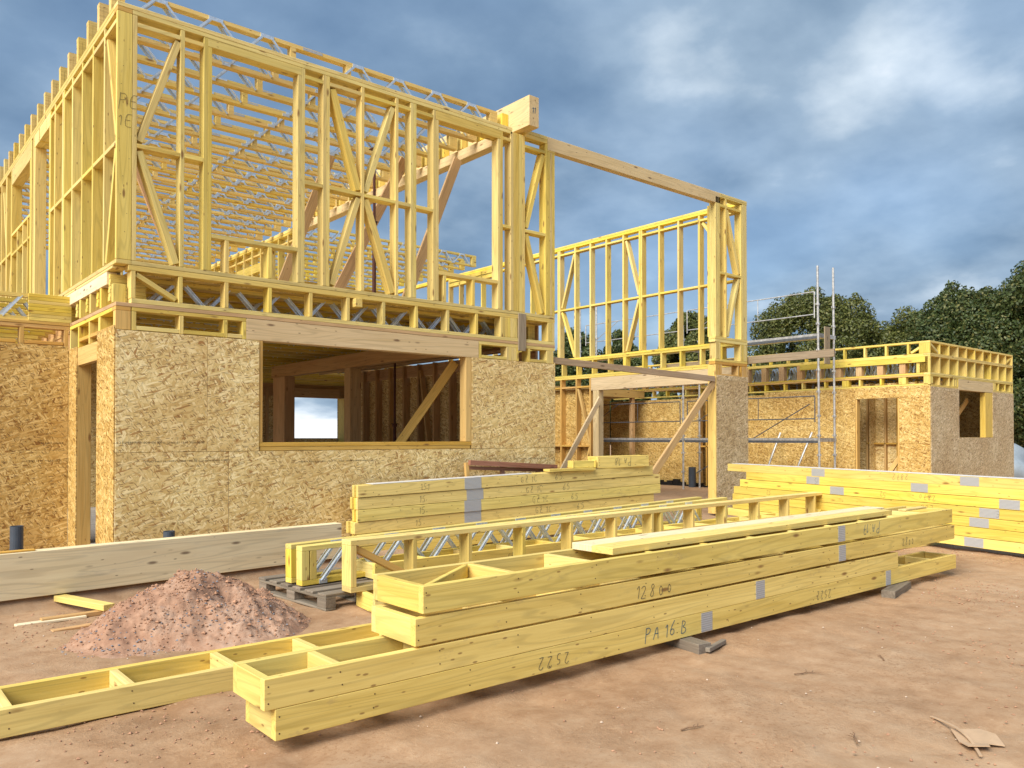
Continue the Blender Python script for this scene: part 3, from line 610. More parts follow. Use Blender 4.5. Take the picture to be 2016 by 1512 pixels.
for x in (10.235, 10.7, 11.14): stud(x, -0.33, 2.198)
bx('osb_panel', H, 11.192, 11.204, 0.003, 0.148, -0.33, 2.4, OSBY, axis=2)
# props of raw plank that steady the openings
bar('temporary_brace', H, (11.0, 3.7, 1.95), (8.9, 3.3, -0.32), 0.12, 0.045, GLU)
bar('temporary_brace', H, (10.15, -0.03, 2.08), (8.0, -0.03, -0.35) if False else (10.15, 0.05, 2.08), 0.1, 0.04, PEA) if False else None
bar('temporary_brace', H, (10.16, 0.02, 2.10), (7.62, 0.02, -0.33), 0.135, 0.045, PEA)
bar('temporary_brace', H, (6.9, 2.2, 5.75), (4.0, 2.0, 2.9), 0.12, 0.04, PEA) if False else None
bar('temporary_brace', H, (5.20, 1.2, 5.40), (4.15, 1.2, 2.86), 0.15, 0.04, PEA)
bar('temporary_brace', H, (4.74, 2.0, 6.0 if False else 5.5), (3.35, 2.0, 2.86), 0.16, 0.04, PEA)
bar('temporary_brace', H, (3.75, 2.6, 5.5), (2.75, 2.6, 2.86), 0.15, 0.04, PEA)
bar('temporary_brace', H, (0.55, 1.6, 4.6), (1.25, 1.6, 2.86), 0.13, 0.04, PEA)
# --- ground-floor interior
bx('floor_slab', H, 0.15, 11.0, 0.15, 12.4, -0.36, -0.19, SLAB, bev=0) if False else None
bx('floor_slab', H, 0.15, 6.0, 0.15, 12.4, -0.33, -0.19, SLAB, axis=0, bev=0); bx('floor_slab', H, 6.0, 11.0, 6.2, 12.4, -0.33, -0.19, SLAB, axis=0, bev=0)
bx('glulam_beam', H, 4.13, 4.27, 0.15, 5.7, 2.19, 2.41, PEA)
bx('glulam_post', H, 4.13, 4.33, 2.65, 2.85, -0.19, 2.188, PEA, axis=2); bx('glulam_post', H, 4.10, 4.30, 5.05, 5.55, -0.19, 2.188, PEA, axis=2)
bx('ceiling_plate', H, 0.15, 0.29, 0.15, 12.4, 2.42, 2.46, PEA); bx('ceiling_plate', H, 5.86, 6.0, 0.15, 6.2, 2.42, 2.46, PEA)
bar('temporary_brace', H, (4.5, 0.30, 2.13), (3.86, 0.9, 0.86), 0.125, 0.045, ORA, side=(0.7, 0.75, 0))
bx('interior_board', H, 6.0, 11.0, 6.1, 6.2, 2.40, 2.50, PEA)
for k, y in enumerate((0.35, 2.8, 5.25)): bx('rim_board', H, 6.10, 6.128, y, y+2.44, 2.47, 2.792, PEA, axis=1)
for x0, x1 in ((0.15, 4.9), (4.902, 9.6), (9.602, 11.04)): bx('rim_board', H, x0, x1, 12.02, 12.04, 2.20, 2.792, PEA, axis=0)
bx('rim_board', H, 6.06, 6.11, 0.35, 6.2, 2.20, 2.41, PEA, axis=1)
bx('rim_board', H, 0.16, 0.18, 2.3, 12.0, 2.2, 2.792, PEA, axis=1)
# interior side of the right end wall, x 6
for y in (0.147, 0.5, 1.0, 1.5, 2.0, 2.5, 3.0, 3.5, 4.0, 4.5, 5.0, 5.5, 6.0): bx('stud', H, 5.99, 6.13, y, y+T, -0.19, 2.415, PEA, axis=2)
bar('brace', H, (6.05, 1.48, 2.3), (6.05, 1.05, 1.0), 0.05, 0.1, PEA, side=(1, 0, 0)); bar('brace', H, (6.05, 3.48, 2.3), (6.05, 3.05, 0.0), 0.05, 0.1, PEA, side=(1, 0, 0))
bx('osb_panel', H, 6.131, 6.143, 0.0, 6.2, -0.36, 2.2, OSB, axis=2)
# back of the ground floor
for k in range(22):
    x = 0.2+k*0.5
    if 7.25 < x < 8.85: continue
    bx('stud', H, x, x+T, 11.9, 12.04, -0.19, 2.415, PEA, axis=2)
bx('osb_panel', H, 0.15, 7.30, 12.042, 12.054, -0.33, 2.2, OSB, axis=0); bx('osb_panel', H, 8.86, 11.2, 12.042, 12.054, -0.33, 2.2, OSB, axis=0)
bx('osb_panel', H, 7.302, 8.858, 12.042, 12.054, -0.33, 1.05, OSB, axis=0); bx('lintel', H, 7.30, 8.86, 11.9, 12.06, 2.18, 2.44, PEA)
bx('jamb_stud', H, 8.862, 8.93, 11.6, 12.0, -0.19, 2.18, YELB, axis=2)
bx('door_post', H, 1.45, 1.65, 3.4, 3.6, -0.19, 2.42, PEA, axis=2)
for x in (2.0, 2.5, 3.0, 3.5): bx('stud', H, x, x+T, 7.0, 7.14, -0.19, 2.45, PEA, axis=2)
bx('osb_panel', H, 0.15, 3.6, 7.15, 7.162, -0.19, 2.45, OSB, axis=0)
for y in (6.4, 6.9, 7.4, 7.9, 8.4, 8.9, 9.4, 9.9, 10.4, 10.9, 11.4): bx('stud', H, 10.9, 11.04, y, y+T, -0.19, 2.45, PEA, axis=2)
for x in (8.9, 9.4, 9.9, 10.4): bx('stud', H, x, x+T, 9.0, 9.14, -0.19, 2.45, PEA, axis=2)
bar('brace', H, (9.0, 9.05, 2.2), (9.38, 9.05, 1.0), 0.05, 0.1, PEA)
bx('osb_panel', H, 8.9, 10.9, 9.15, 9.162, -0.19, 2.15, OSB, axis=0)
# wall of the recess behind the porch opening
for x in [11.35+0.27*k for k in range(12)]: bx('stud', H, x, x+T, 8.2, 8.34, -0.3, 2.2, ORA if int(x*10) % 2 else PEA, axis=2)
bx('osb_panel', H, 11.25, 13.5, 8.345, 8.357, -0.3, 2.4, OSBY, axis=0); bx('osb_panel', H, 13.5, 16.3, 8.345, 8.357, -0.3, 2.4, OSBY, axis=0)
bx('rail', H, 11.25, 15.6, 8.20, 8.33, 0.86, 0.9, PEA); bx('rail', H, 11.25, 15.6, 8.19, 8.33, 2.0, 2.04, YEL); bx('band_plate', H, 11.25, 16.2, 8.19, 8.33, 2.21, 2.25, YEL)
for k in range(14): bx('soffit_board', H, 11.25, 16.2, 6.9+k*0.095, 6.99+k*0.095, 2.26, 2.28, PEA, axis=0)
bx('fascia_board', H, 11.25, 16.2, 6.86, 6.895, 2.23, 2.45, ORA)
for x in (11.3, 15.7): bx('post', H, x, x+0.12, 6.9, 7.02, -0.3, 2.25, PEA, axis=2)
# spare stamped print on the sheets
def stamp(par, text, x, z, h, y, flip=False):
    cu = bpy.data.curves.new('stamp', 'FONT'); cu.body = text; cu.size = h; cu.space_character = 1.15
    o = bpy.data.objects.new('stamp', cu); COL.objects.link(o); dg = bpy.context.evaluated_depsgraph_get(); dg.update()
    me = bpy.data.meshes.new_from_object(o.evaluated_get(dg)); bpy.data.objects.remove(o)
    M = Matrix.Translation((x, y, z)) @ Matrix.Rotation(R(90), 4, 'X')
    if flip: M = M @ Matrix.Rotation(R(180), 4, 'Z')
    me.materials.clear()
    return mk('printed_line', me, PRINT, par, M)
stamp(H, 'e 2 SUPERFINISH ECO EN 300 m.12 mm.E1 13.09 2016-07-08', 0.012, 1.005, 0.030, -0.0132)
stamp(H, '12 (HRC) SUPERFINISH ECO EN 300 - OSB/3 - 12mm - E1 (1994-CPD) 12', 1.20, 0.826, 0.026, -0.0132, True)
stamp(H, '12 (HRC) SUPERFINISH ECO EN 300 - OSB/3 - 12mm - E1 - HRB SUPERFINISH 13.09 2016', 3.05, 0.792, 0.024, -0.0132, True)
stamp(H, 'PNG BCN EN 300 OSB/3 - E1 - 12mm 13.09', 5.95, 0.77, 0.03, -0.0132, True)
stamp(H, '12 13.09 mm 12 E1 OSB/3', -0.08, 0.80, 0.03, 2.0868, True); stamp(H, 'E1 LITO ONBER', -0.30, 0.99, 0.03, 2.0868)
writing(H, 'PE', 0.018, 4.47, 0.15, -0.002, PENCIL, width=0.0032); writing(H, '1E', 0.018, 4.28, 0.13, -0.002, PENCIL, width=0.0032)
writing(H, '11', 5.47, 5.75, 0.09, -0.242, INK, width=0.008)

# ------------------------------------------------------------------ annex on the right
A = thing('single_storey_annex', 'low flat-roofed timber annex in chipboard right of the scaffold tower', 'building', (16.3, -1.25, -0.36))
AX, AY, AZ = 16.3, -1.25, -0.36
def ab(name, x0, x1, y0, y1, z0, z1, mat=YEL, axis=None, bev=0.003):
    return bx(name, A, x0-AX, x1-AX, y0-AY, y1-AY, z0-AZ, z1-AZ, mat, axis, bev)
YB = 8.2
# front face
for x0, x1, z0, z1 in ((16.3, 17.83, -0.36, 2.12), (19.88, 21.3, -0.36, 2.12), (17.832, 19.878, -0.36, 1.065), (16.3, 17.83, 2.123, 2.2), (19.88, 21.3, 2.123, 2.2)):
    ab('osb_panel', x0, x1-0.002, AY-0.012, AY, z0, z1, OSBS, axis=0)
ab('window_post', 19.42, 19.876, AY-0.004, AY+0.12, 1.07, 2.17, JOI, axis=2); ab('window_sill', 17.832, 19.418, AY, AY+D, 1.03, 1.068, ORA)
ab('glulam_lintel', 17.83, 19.93, AY-0.002, AY+D, 2.18, 2.43, GLU)
for x in (16.3, 16.78, 17.3, 17.55, 17.68, 17.78, 19.95, 20.02, 20.09, 20.3, 20.75, 21.12, 21.255): ab('short_post', x, x+T, AY, AY+D, 2.245, 2.428, YEL, axis=2)
ab('rail', 16.36, 17.8, AY, AY+D, 2.2, 2.242); ab('rail', 19.95, 21.3, AY, AY+D, 2.2, 2.242)
ab('band_plate', 16.3, 21.3, AY-0.001, AY+D, 2.432, 2.47, YEL); ab('band_plate', 16.3, 21.3, AY, AY+D, 2.473, 2.51, YEL)
for k in range(11):
    x = min(16.3+k*0.5, 21.255)
    ab('short_post', x, x+T, AY, AY+0.3, 2.512, 2.868, YEL, axis=2); ab('short_post', x, x+T, AY, AY+0.24, 2.943, 3.17, YEL, axis=2)
    if k < 10: ab('backing_board', x+0.05, x+0.49, AY+0.24, AY+0.26, 2.945, 3.165, YEL); ab('backing_board', x+0.05, x+0.47, AY+0.3, AY+0.32, 2.515, 2.865, YEL)
ab('band_plate', 16.3, 21.3, AY-0.002, AY+D, 2.87, 2.905); ab('band_plate', 16.3, 21.3, AY-0.001, AY+D, 2.907, 2.94)
ab('parapet_plate', 16.3, 21.3, AY, AY+0.24, 3.172, 3.215)
bar('brace', A, (16.36-AX, 0.05, 3.15-AZ), (16.75-AX, 0.05, 2.97-AZ), 0.05, 0.08); bar('brace', A, (21.2-AX, 0.05, 3.12-AZ), (20.87-AX, 0.05, 2.97-AZ), 0.04, 0.08)
# left face
for y0, y1, z0, z1 in ((-1.25, -0.572, -0.36, 0.93), (-1.25, -0.572, 0.933, 2.17), (-0.57, 0.458, 1.975, 2.17), (0.46, 2.9, -0.36, 1.05), (0.46, 2.9, 1.053, 2.17), (2.903, 4.55, -0.36, 2.17), (4.98, 8.3, -0.36, 2.17), (-1.25, 2.9, 2.173, 2.23)):
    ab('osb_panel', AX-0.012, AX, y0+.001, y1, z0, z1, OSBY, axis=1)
ab('door_jamb', AX, AX+D, -0.57, -0.53, -0.3, 1.97, ORA, axis=2); ab('door_jamb', AX, AX+D, 0.42, 0.458, -0.3, 1.97, ORA, axis=2)
for y in (-1.25, -0.72, -0.64, -0.17, 0.33, 0.62, 0.68, 1.2, 1.8, 2.3, 2.85, 3.3, 3.9, 4.4, 4.9, 5.4, 6.1, 6.6, 7.1): ab('short_post', AX, AX+D, y+0.002, y+T+(0.12 if y in (-0.72, 0.62) else 0), 2.275, 2.425, YELB, axis=2)
ab('rail', AX, AX+D, -1.2, YB, 2.232, 2.27, YELB); ab('band_plate', AX-0.001, AX+D, AY+D, YB, 2.432, 2.47, ORA); ab('band_plate', AX, AX+D, AY+D, YB, 2.473, 2.51, YELB)
for k in range(17): y = -0.71+k*0.5075; ab('joist_end', AX, AX+D, y, y+0.14, 2.512, 2.868, PEA if k > 0 else PEA, axis=2)
ab('joist_end', AX, AX+D, AY+.05, AY+0.23, 2.512, 2.868, YEL, axis=2)
ab('trim_board', AX-0.03, AX-0.003, -1.15, 1.875, 2.742, 2.866, YELB)
ab('band_plate', AX, AX+D, AY+D, YB, 2.87, 2.94, YELB)
for k in range(17): y = -0.79+k*0.5; ab('short_post', AX, AX+0.1, y, y+T, 2.942, 3.17, YELB, axis=2)
ab('parapet_plate', AX, AX+D, AY+0.241, YB, 3.172, 3.215, YELB); bar('brace', A, (0.05, 0.1, 3.15-AZ), (0.05, 0.42, 2.97-AZ), 0.05, 0.08, YELB, side=(1, 0, 0))
for yy in (0.1, 0.15): pass
wm = web(4.9, 0.05, 4.85, 0.34, 0.1, 0.45); wm.materials.append(GALV)
jm = joistmesh(4.9, 0.35, 0.12, 0.1, 2, 0.1, None); jm.materials.append(YELB)
for k in range(17):
    y = -0.70+k*0.5075
    j = mk('floor_joist', jm, YELB, A, Matrix.Translation((0.12, y-AY, 2.513-AZ))); mk('metal_web', wm, GALV, j)['kind'] = 'stuff'
# diagonal steel webs that show between the joist ends along the face
mw = MB()
for k in range(16):
    y0 = -0.55+k*0.5075
    for i in range(5):
        a = y0+0.02+i*0.065
        mw.bar((0.25+0.03*i, a-AY, 2.86-AZ), (0.3+0.03*i, min(a+0.16, y0+0.35)-AY, 2.52-AZ), 0.012, 0.03, side=(1, 0, 0))
        mw.bar((0.27+0.03*i, a+0.14-AY if a+0.14 < y0+0.35 else y0+0.35-AY, 2.86-AZ), (0.32+0.03*i, a-AY, 2.52-AZ), 0.012, 0.03, side=(1, 0, 0)) if i % 2 else None
o = mw.build('metal_web', GALV, A); o['kind'] = 'stuff'
ab('osb_panel', 17.0, 17.012, 4.0, 6.0, -0.36, 2.4, OSBY, axis=2); ab('stud', AX, AX+D, 4.70, 4.745, -0.3, 2.2, ORA, axis=2); ab('rail', AX, AX+D, 4.56, 4.97, 0.8, 0.84, ORA); ab('jamb_stud', AX, AX+D, 4.935, 4.978, -0.3, 2.2, ORA, axis=2)
for k in range(4): ab('added_shade_sheet', 17.3, 21.2, AY+0.35+k*2.3, AY+0.35+k*2.3+2.298, 2.875, 2.887, OSB)  # unseen partial cover, added to keep the annex interior darker
# inside: back wall seen through door and window
ab('osb_panel', 17.6, 17.612, -1.0, 2.2, -0.36, 2.4, OSB, axis=2); ab('osb_panel', 17.3, 21.2, 0.6, 0.612, -0.36, 2.4, OSB, axis=0)
for y in (-0.9, -0.45, 0.0, 0.3, 0.75): ab('stud', 17.5, 17.598, y, y+T, -0.36, 2.4, ORA, axis=2)
ab('rail', 17.5, 17.598, -0.9, 0.8, 0.9, 0.94, ORA)
bar('temporary_brace', A, (16.6-AX, 0.72, 0.75-AZ), (16.6-AX, 1.35, -0.2-AZ), 0.1, 0.05, ORA, side=(1, 0, 0))
for x in (17.9, 18.55, 19.1, 19.6): ab('stud', x, x+T, 0.5, 0.598, -0.36, 2.4, ORA, axis=2)
ab('rail', 17.9, 19.7, 0.49, 0.59, 2.05, 2.1, ORA); bar('temporary_brace', A, (17.9-AX, 0.4, 1.1-AZ), (19.4-AX, 0.4, 2.0-AZ), 0.13, 0.045, ORA)
for y1 in (YB,): ab('osb_panel', 21.288, 21.3, AY+.002, YB, -0.36, 2.4, OSB, axis=1)

# ------------------------------------------------------------------ laid wall frames in the near stack
def frame(name, label, L, Wd, h, cross, loc, rz=0.0, tilt=0.0, mat=YEL, group=None, cat='wall frame', ends=True, diag=None, seed=0):
    """ladder-like wall frame lying flat: long rails, end pieces and cross members"""
    f = thing(name, label, cat, loc, rz, group, tilt)
    bx('long_rail', f, 0, L, 0, T, 0, h, mat); bx('long_rail', f, 0, L, Wd-T, Wd, 0, h, mat)
    if ends: bx('end_piece', f, 0.0, T, T+.001, Wd-T-.001, 0, h-0.003, mat, axis=1); bx('end_piece', f, L-T, L, T+.001, Wd-T-.001, 0, h-0.003, mat, axis=1)
    for c in cross: bx('cross_member', f, c, c+T, T+.001, Wd-T-.001, 0, h-0.004, mat, axis=1)
    if diag: bar('brace', f, (diag[0], T+.01, h*0.7), (diag[1], Wd-T-.01, h*0.7), 0.03, h*0.55, mat, side=(0, 0, 1))
    rr = random.Random(seed)
    pts = [(0.02, -0.0005, h*0.22), (0.02, -0.0005, h*0.75)]
    for c in cross:
        for z in (h*0.27, h*0.8): pts.append((c+0.02+rr.uniform(-.006, .006), -0.0005, z+rr.uniform(-.008, .008)))
    nails(f, pts)
    return f
cr = [0.34+0.55*k for k in range(13)]
N1 = frame('wall_frame', 'bottom frame of the near stack, marked PA16B in blue with a nail plate beside it', 7.63, 0.35, 0.146, [0.5+0.6*k for k in range(12)], (-0.62, -5.34, -0.33), 0.0, seed=1)
plate(N1, 3.19, 3.32, 0.004, 0.142, 0); plate(N1, 6.02, 6.12, 0.004, 0.142, 0)
writing(N1, 'PA 16 B', 2.58, 0.035, 0.092, -0.0015, INK, width=0.0042, adv=0.78, xs=1.15)
writing(N1, '2522', 1.60, 0.025, 0.072, -0.0015, PENCIL, flip=True, adv=0.95); writing(N1, '2522', 4.75, 0.03, 0.07, -0.0015, PENCIL, flip=True, adv=0.9)
N2 = frame('wall_frame', 'second frame up in the near stack, its left end jutting out farthest over the dirt', 6.33, 0.375, 0.146, [0.37, 0.95, 1.5, 2.1, 2.7, 3.3, 3.9, 4.5, 5.1, 5.7], (-0.674, -5.34, -0.182), 0.0, seed=2)
plate(N2, 3.93, 4.05, 0.004, 0.142, 0)
N3 = frame('wall_frame', 'third frame up in the near stack, with 12800 written on it in pencil', 6.83, 0.45, 0.146, [0.6*k for k in range(1, 12)], (0.142, -5.342, -0.024), 0.0, seed=3, tilt=R(0.11))
plate(N3, 4.38, 4.50, 0.004, 0.142, 0); writing(N3, '12800', 1.73, 0.02, 0.088, -0.0015, PENCIL, width=0.0032, adv=0.95, xs=1.1)
writing(N3, '2800', 5.60, 0.03, 0.075, -0.0015, PENCIL, flip=False, adv=0.9)
N4 = frame('wall_frame', 'top frame of the near stack, marked PA17 upside down and carrying two planks', 6.75, 0.51, 0.146, [0.64, 1.28, 1.88, 2.5, 3.1, 3.7, 4.3, 4.9, 5.5, 6.1], (0.185, -5.35, 0.142), R(0.12), seed=4, tilt=R(0.17), diag=(0.06, 0.62))
plate(N4, 4.33, 4.45, 0.004, 0.142, 0); writing(N4, 'PA 17', 4.75, 0.03, 0.085, -0.0015, INK, flip=True, width=0.0032, adv=0.85, xs=1.2)
bx('brace', N4, 6.1, 6.6, 0.2, 0.28, 0.146, 0.165, YEL)
# planks lying on top
for i, (x0, y0, L, w, lb) in enumerate(((1.737, -5.255, 4.06, 0.19, 'near one of two thick pale planks lying on the PA17 frame'), (1.74, -5.062, 4.30, 0.19, 'far one of two thick pale planks lying on the PA17 frame'))):
    o = thing('plank', lb, 'plank', (x0, y0, 0.294), R(0.5), tilt=R(0.17))
    bx('board', o, 0, L, 0, w, 0.0, 0.047, GLW if i else YEL, axis=0)
# left frame lying on the ground
LF = frame('wall_frame', 'open ladder frame lying on the dirt at the left picture edge', 4.75, 0.445, 0.14, [1.26+0.02, 2.20-.35, 2.42, 2.96, 3.62, 4.2], (-2.82, -4.29, -0.395), R(0.3), seed=5)
# frame on the ground behind, under the standing truss
frame('wall_frame', 'frame flat on the dirt under the standing ladder truss', 8.95, 0.42, 0.146, [0.6*k for k in range(1, 15)], (1.245, -3.05, -0.395), R(-8.1), seed=6)
M5 = frame('wall_frame', 'frame lying behind the standing ladder truss, open bays upward', 7.4, 0.40, 0.146, [0.58*k for k in range(1, 13)], (1.66, -2.34, -0.25), R(0.4), seed=8)
writing(M5, 'CE', 1.62, 0.03, 0.07, -0.0015, PENCIL)
frame('wall_frame', 'frame on the dirt beneath the row of open bays, mostly hidden', 6.9, 0.44, 0.14, [0.6*k for k in range(1, 11)], (1.9, -2.30, -0.395), R(0.4), seed=9)
# standing ladder truss
TR = thing('ladder_truss', 'pale ladder truss standing on edge behind the near stack, posts between two chords', 'truss', (1.170, -2.782, -0.25), R(1.9), tilt=R(0.25))
TL = 9.0; TH = 0.445; TD = 0.15
bx('chord', TR, 0, 4.42, 0, TD, TH-T, TH, YEL); bx('chord', TR, 4.422, TL, 0, TD, TH-T, TH, YEL); bx('chord', TR, 0, TL, 0, TD, 0, T, YEL)
for x in (0.0, 0.64, 1.28, 1.98, 2.68, 3.40, 4.06, 4.24, 4.88, 5.6, 6.4, 7.2, 7.98, 8.80, TL-T): bx('post', TR, x, x+(0.058 if x == 0 else T), 0, TD, T+.001, TH-T-.001, YEL, axis=2)
bar('brace', TR, (0.07, TD/2, TH-T-0.03), (0.62, TD/2, T+0.03), 0.055, 0.10, ORA); bar('brace', TR, (TL-0.25, TD/2, TH-T-0.03), (8.05, TD/2, T+0.03), 0.05, 0.10, YEL)
# pair of steel-web joists on the pallet
for i, (p0, p1, lb) in enumerate((((0.995, -2.22), (8.1, -1.70), 'front one of two steel-web joists whose left ends rest on the grey pallet'), ((0.985, -2.02), (7.9, -1.38), 'back one of two steel-web joists whose left ends rest on the grey pallet'))):
    L = math.hypot(p1[0]-p0[0], p1[1]-p0[1]); rz = math.atan2(p1[1]-p0[1], p1[0]-p0[0])
    J = thing('web_joist', lb, 'joist', (p0[0], p0[1], -0.25), rz, 'steel-web joists on the pallet', tilt=R(0.55))
    bx('chord', J, 0, L, 0, 0.1, 0.305, 0.35, YELB); bx('chord', J, 0, L, 0, 0.1, 0, T, YELB)
    bx('end_post', J, 0, 0.075, 0, 0.1, T+.001, 0.304, YELB, axis=2); bx('end_post', J, 0.085, 0.15, 0, 0.1, T+.001, 0.304, YELB, axis=2)
    for k in range(3): bx('end_post', J, L-0.05-k*0.05, L-0.003-k*0.05, 0, 0.1, T+.001, 0.304, YELB, axis=2)
    for side_y in (-0.006, 0.106):
        vm = MB(); sg = 1 if side_y < 0 else -1
        for u, v in (((-0.30, 0.03), (-0.045, 0.315)), ((0.045, 0.315), (0.30, 0.03))):
            vm.bar((u[0], side_y, u[1]), (v[0], side_y, v[1]), 0.034, 0.012)
            vm.bar((u[0]-.012, side_y-.008*sg, u[1]), (v[0]-.012, side_y-.008*sg, v[1]), 0.006, 0.012); vm.bar((u[0]+.012, side_y-.008*sg, u[1]), (v[0]+.012, side_y-.008*sg, v[1]), 0.006, 0.012)
        vm.box(-0.085, 0.085, side_y-0.003, side_y+0.003, 0.302, 0.349); vm.box(-0.33, -0.25, side_y-0.003, side_y+0.003, 0.002, 0.044); vm.box(0.25, 0.33, side_y-0.003, side_y+0.003, 0.002, 0.044)
        vmm = vm.mesh('steel_web'); vmm.materials.append(GALV)
        for k in range(int((L-0.45)/0.62)): mk('steel_web', vmm, GALV, J, Matrix.Translation((0.50+k*0.62+(0.0 if side_y < 0 else 0.06), 0, 0)))

# ------------------------------------------------------------------ pack of studs by the wall (GZ1C)
P0 = Vector((2.573, -0.395)); P1 = Vector((7.43, -0.75)); 
PL = (P1-P0).length; PR = math.atan2(P1[1]-P0[1], P1[0]-P0[0]); tiltp = math.atan2(0.636-0.50, PL)
lbs = ['top layer of the studs stacked by the wall, marked GZ1C 65, its steel band visible', 'second layer of the GZ1C stack by the wall', 'third layer of the GZ1C stack by the wall', 'fourth layer of the GZ1C stack, half hidden behind the steel-web joists', 'fifth layer down of the GZ1C stack by the wall, hidden by joists', 'lowest layer of the GZ1C stack by the wall on the dirt']
offs = ((0.0, 4.95, 0.22), (0.0, 5.12, 0.21), (0.0, 5.12, 0.21), (-0.03, 5.02, 0.25), (0.0, 4.9, 0.22), (0.0, 4.9, 0.22))
for i, (dx, L, w) in enumerate(offs):
    P = thing('stud_pack', lbs[i], 'timber pack', (P0[0]+dx, P0[1]+(0.0, 0.012, 0.004, 0.02, 0.0, 0.0)[i], 0.50-0.146*(i+1)), PR, 'layers of studs in the stack by the wall', tilt=tiltp)
    n = 4
    for k in range(n): bx('stud', P, 0.0+(0.03*((i+k) % 2) if k else 0), L, k*w/n, (k+1)*w/n-0.002, 0.0, 0.140, YELB if k else YEL, axis=0)
    if i < 4:
        plate(P, 1.50+0.04*(i % 2), 1.76+0.04*(i % 2), 0.0, 0.144, 0)
        writing(P, '15' if i else '151', 0.85-0.01*i, 0.03, 0.085, -0.0015, PENCIL, adv=0.7)
        writing(P, 'GZ 1C', 2.40+0.10*i, 0.03, 0.09, -0.0015, PENCIL, adv=0.75, width=0.0032, xs=1.1); writing(P, '65', 3.0+0.15*i, 0.03, 0.09, -0.0015, PENCIL, adv=0.8, xs=1.1, width=0.0032)
    nails(P, [(0.2+0.37*k, -0.0005, 0.05+0.05*((k*7) % 2)) for k in range(13)], 0.005)
    if i == 0: bx('wrapping_film', P, 0.2, 2.6, 0.005, 0.2, 0.145, 0.150, FILM, axis=0, bev=0)
Q = thing('header_beam', 'short beam marked PA18 upside down, lying on the stud stack by the wall', 'beam', (P0[0]+3.80, P0[1]-0.275, 0.618), PR-R(3), tilt=R(0.6))
bx('board', Q, 0, 1.0, 0, 0.045, 0, 0.17, YEL); bx('board', Q, 0, 1.0, 0.2, 0.245, 0, 0.17, YEL); bx('end_piece', Q, 0.95, 1.0, 0.046, 0.199, 0, 0.168, YELB, axis=1)
bx('end_piece', Q, 0.0, 0.05, 0.046, 0.199, 0, 0.168, YELB, axis=1)
writing(Q, 'PA 18', 0.30, 0.03, 0.11, -0.0015, PENCIL, flip=True, width=0.005, adv=0.75); nails(Q, [(0.03, -.0005, .04), (0.03, -.0005, .08), (0.03, -.0005, .12), (0.9, -.0005, .03)], 0.005)
q = thing('small_box_frame', 'small bright yellow block left of the PA18 beam', 'timber block', (P0[0]+3.32, P0[1]-0.235, 0.632), PR)
bx('board', q, 0.02, 0.42, 0, 0.1, 0, 0.10, YELB); bx('end_piece', q, 0, 0.02, -0.01, 0.11, 0, 0.105, YELB, axis=2); bx('end_piece', q, 0.42, 0.45, -0.01, 0.11, 0, 0.105, YELB, axis=2)
q = thing('offcut_board', 'flat yellow offcut under the small block on the stud stack', 'offcut', (P0[0]+2.85, P0[1]-0.26, 0.592), PR)
bx('board', q, 0, 0.86, 0, 0.14, 0, 0.035, YELB)

# ------------------------------------------------------------------ stack on the right (receding)
B0 = Vector((9.816, -0.50)); B1 = Vector((8.76, -5.438)); d = (B1-B0); BL = 6.8; BR = math.atan2(d[1], d[0])
for i in range(7):
    off = (0.0, 0.45, 0.3, 0.15, 0.12, 0.12, 0.0)[i]
    P = thing('stud_pack', ['top layer of the bright yellow pack at the right, marked 2872', 'second layer of the bright yellow pack, two nail plates showing', 'third layer of the bright yellow pack, printed label on its plate', 'fourth layer of the bright yellow pack, marked EJ', 'fifth layer of the bright yellow pack, just below the middle', 'sixth layer of the bright yellow pack, one above the lowest', 'lowest layer of the bright yellow pack, nearly on the dirt'][i],
              'timber pack', (B0[0]+d.normalized()[0]*off, B0[1]+d.normalized()[1]*off, 0.612-0.1285*(i+1)), BR, 'layers of the bright yellow pack', tilt=R(-0.5))
    for k in range(3): bx('stud', P, 0 if k == 0 else 0.03, BL, k*0.075, k*0.075+0.073, 0, 0.1235, YELB, axis=0)
    for a in ((1.85, 4.25), (1.3, 3.1), (1.9, 4.45), (4.35,), (4.25,), (), (4.3,))[i]: plate(P, a, a+0.25, 0.006, 0.12, 0)
    if i == 0: bx('wrapping_film', P, 0.1, BL, 0.01, 0.22, 0.128, 0.132, FILM, axis=0, bev=0); writing(P, '2872', 3.25, 0.025, 0.08, -0.0015, PENCIL, flip=True, adv=0.8)
    if i == 1: writing(P, '15', 1.45, 0.025, 0.08, -0.0015, PENCIL, flip=True)
    if i == 2: writing(P, '52', 2.75, 0.025, 0.08, -0.0015, PENCIL, flip=True); writing(P, '2870', 3.35, 0.025, 0.08, -0.0015, PENCIL, flip=True, adv=0.8)
    if i == 3: writing(P, '52', 0.75, 0.025, 0.08, -0.0015, PENCIL, flip=True); writing(P, '227', 3.55, 0.02, 0.08, -0.0015, PENCIL, flip=False, adv=0.8); writing(P, 'E', 4.55, 0.02, 0.08, -0.0015, PENCIL, flip=True)

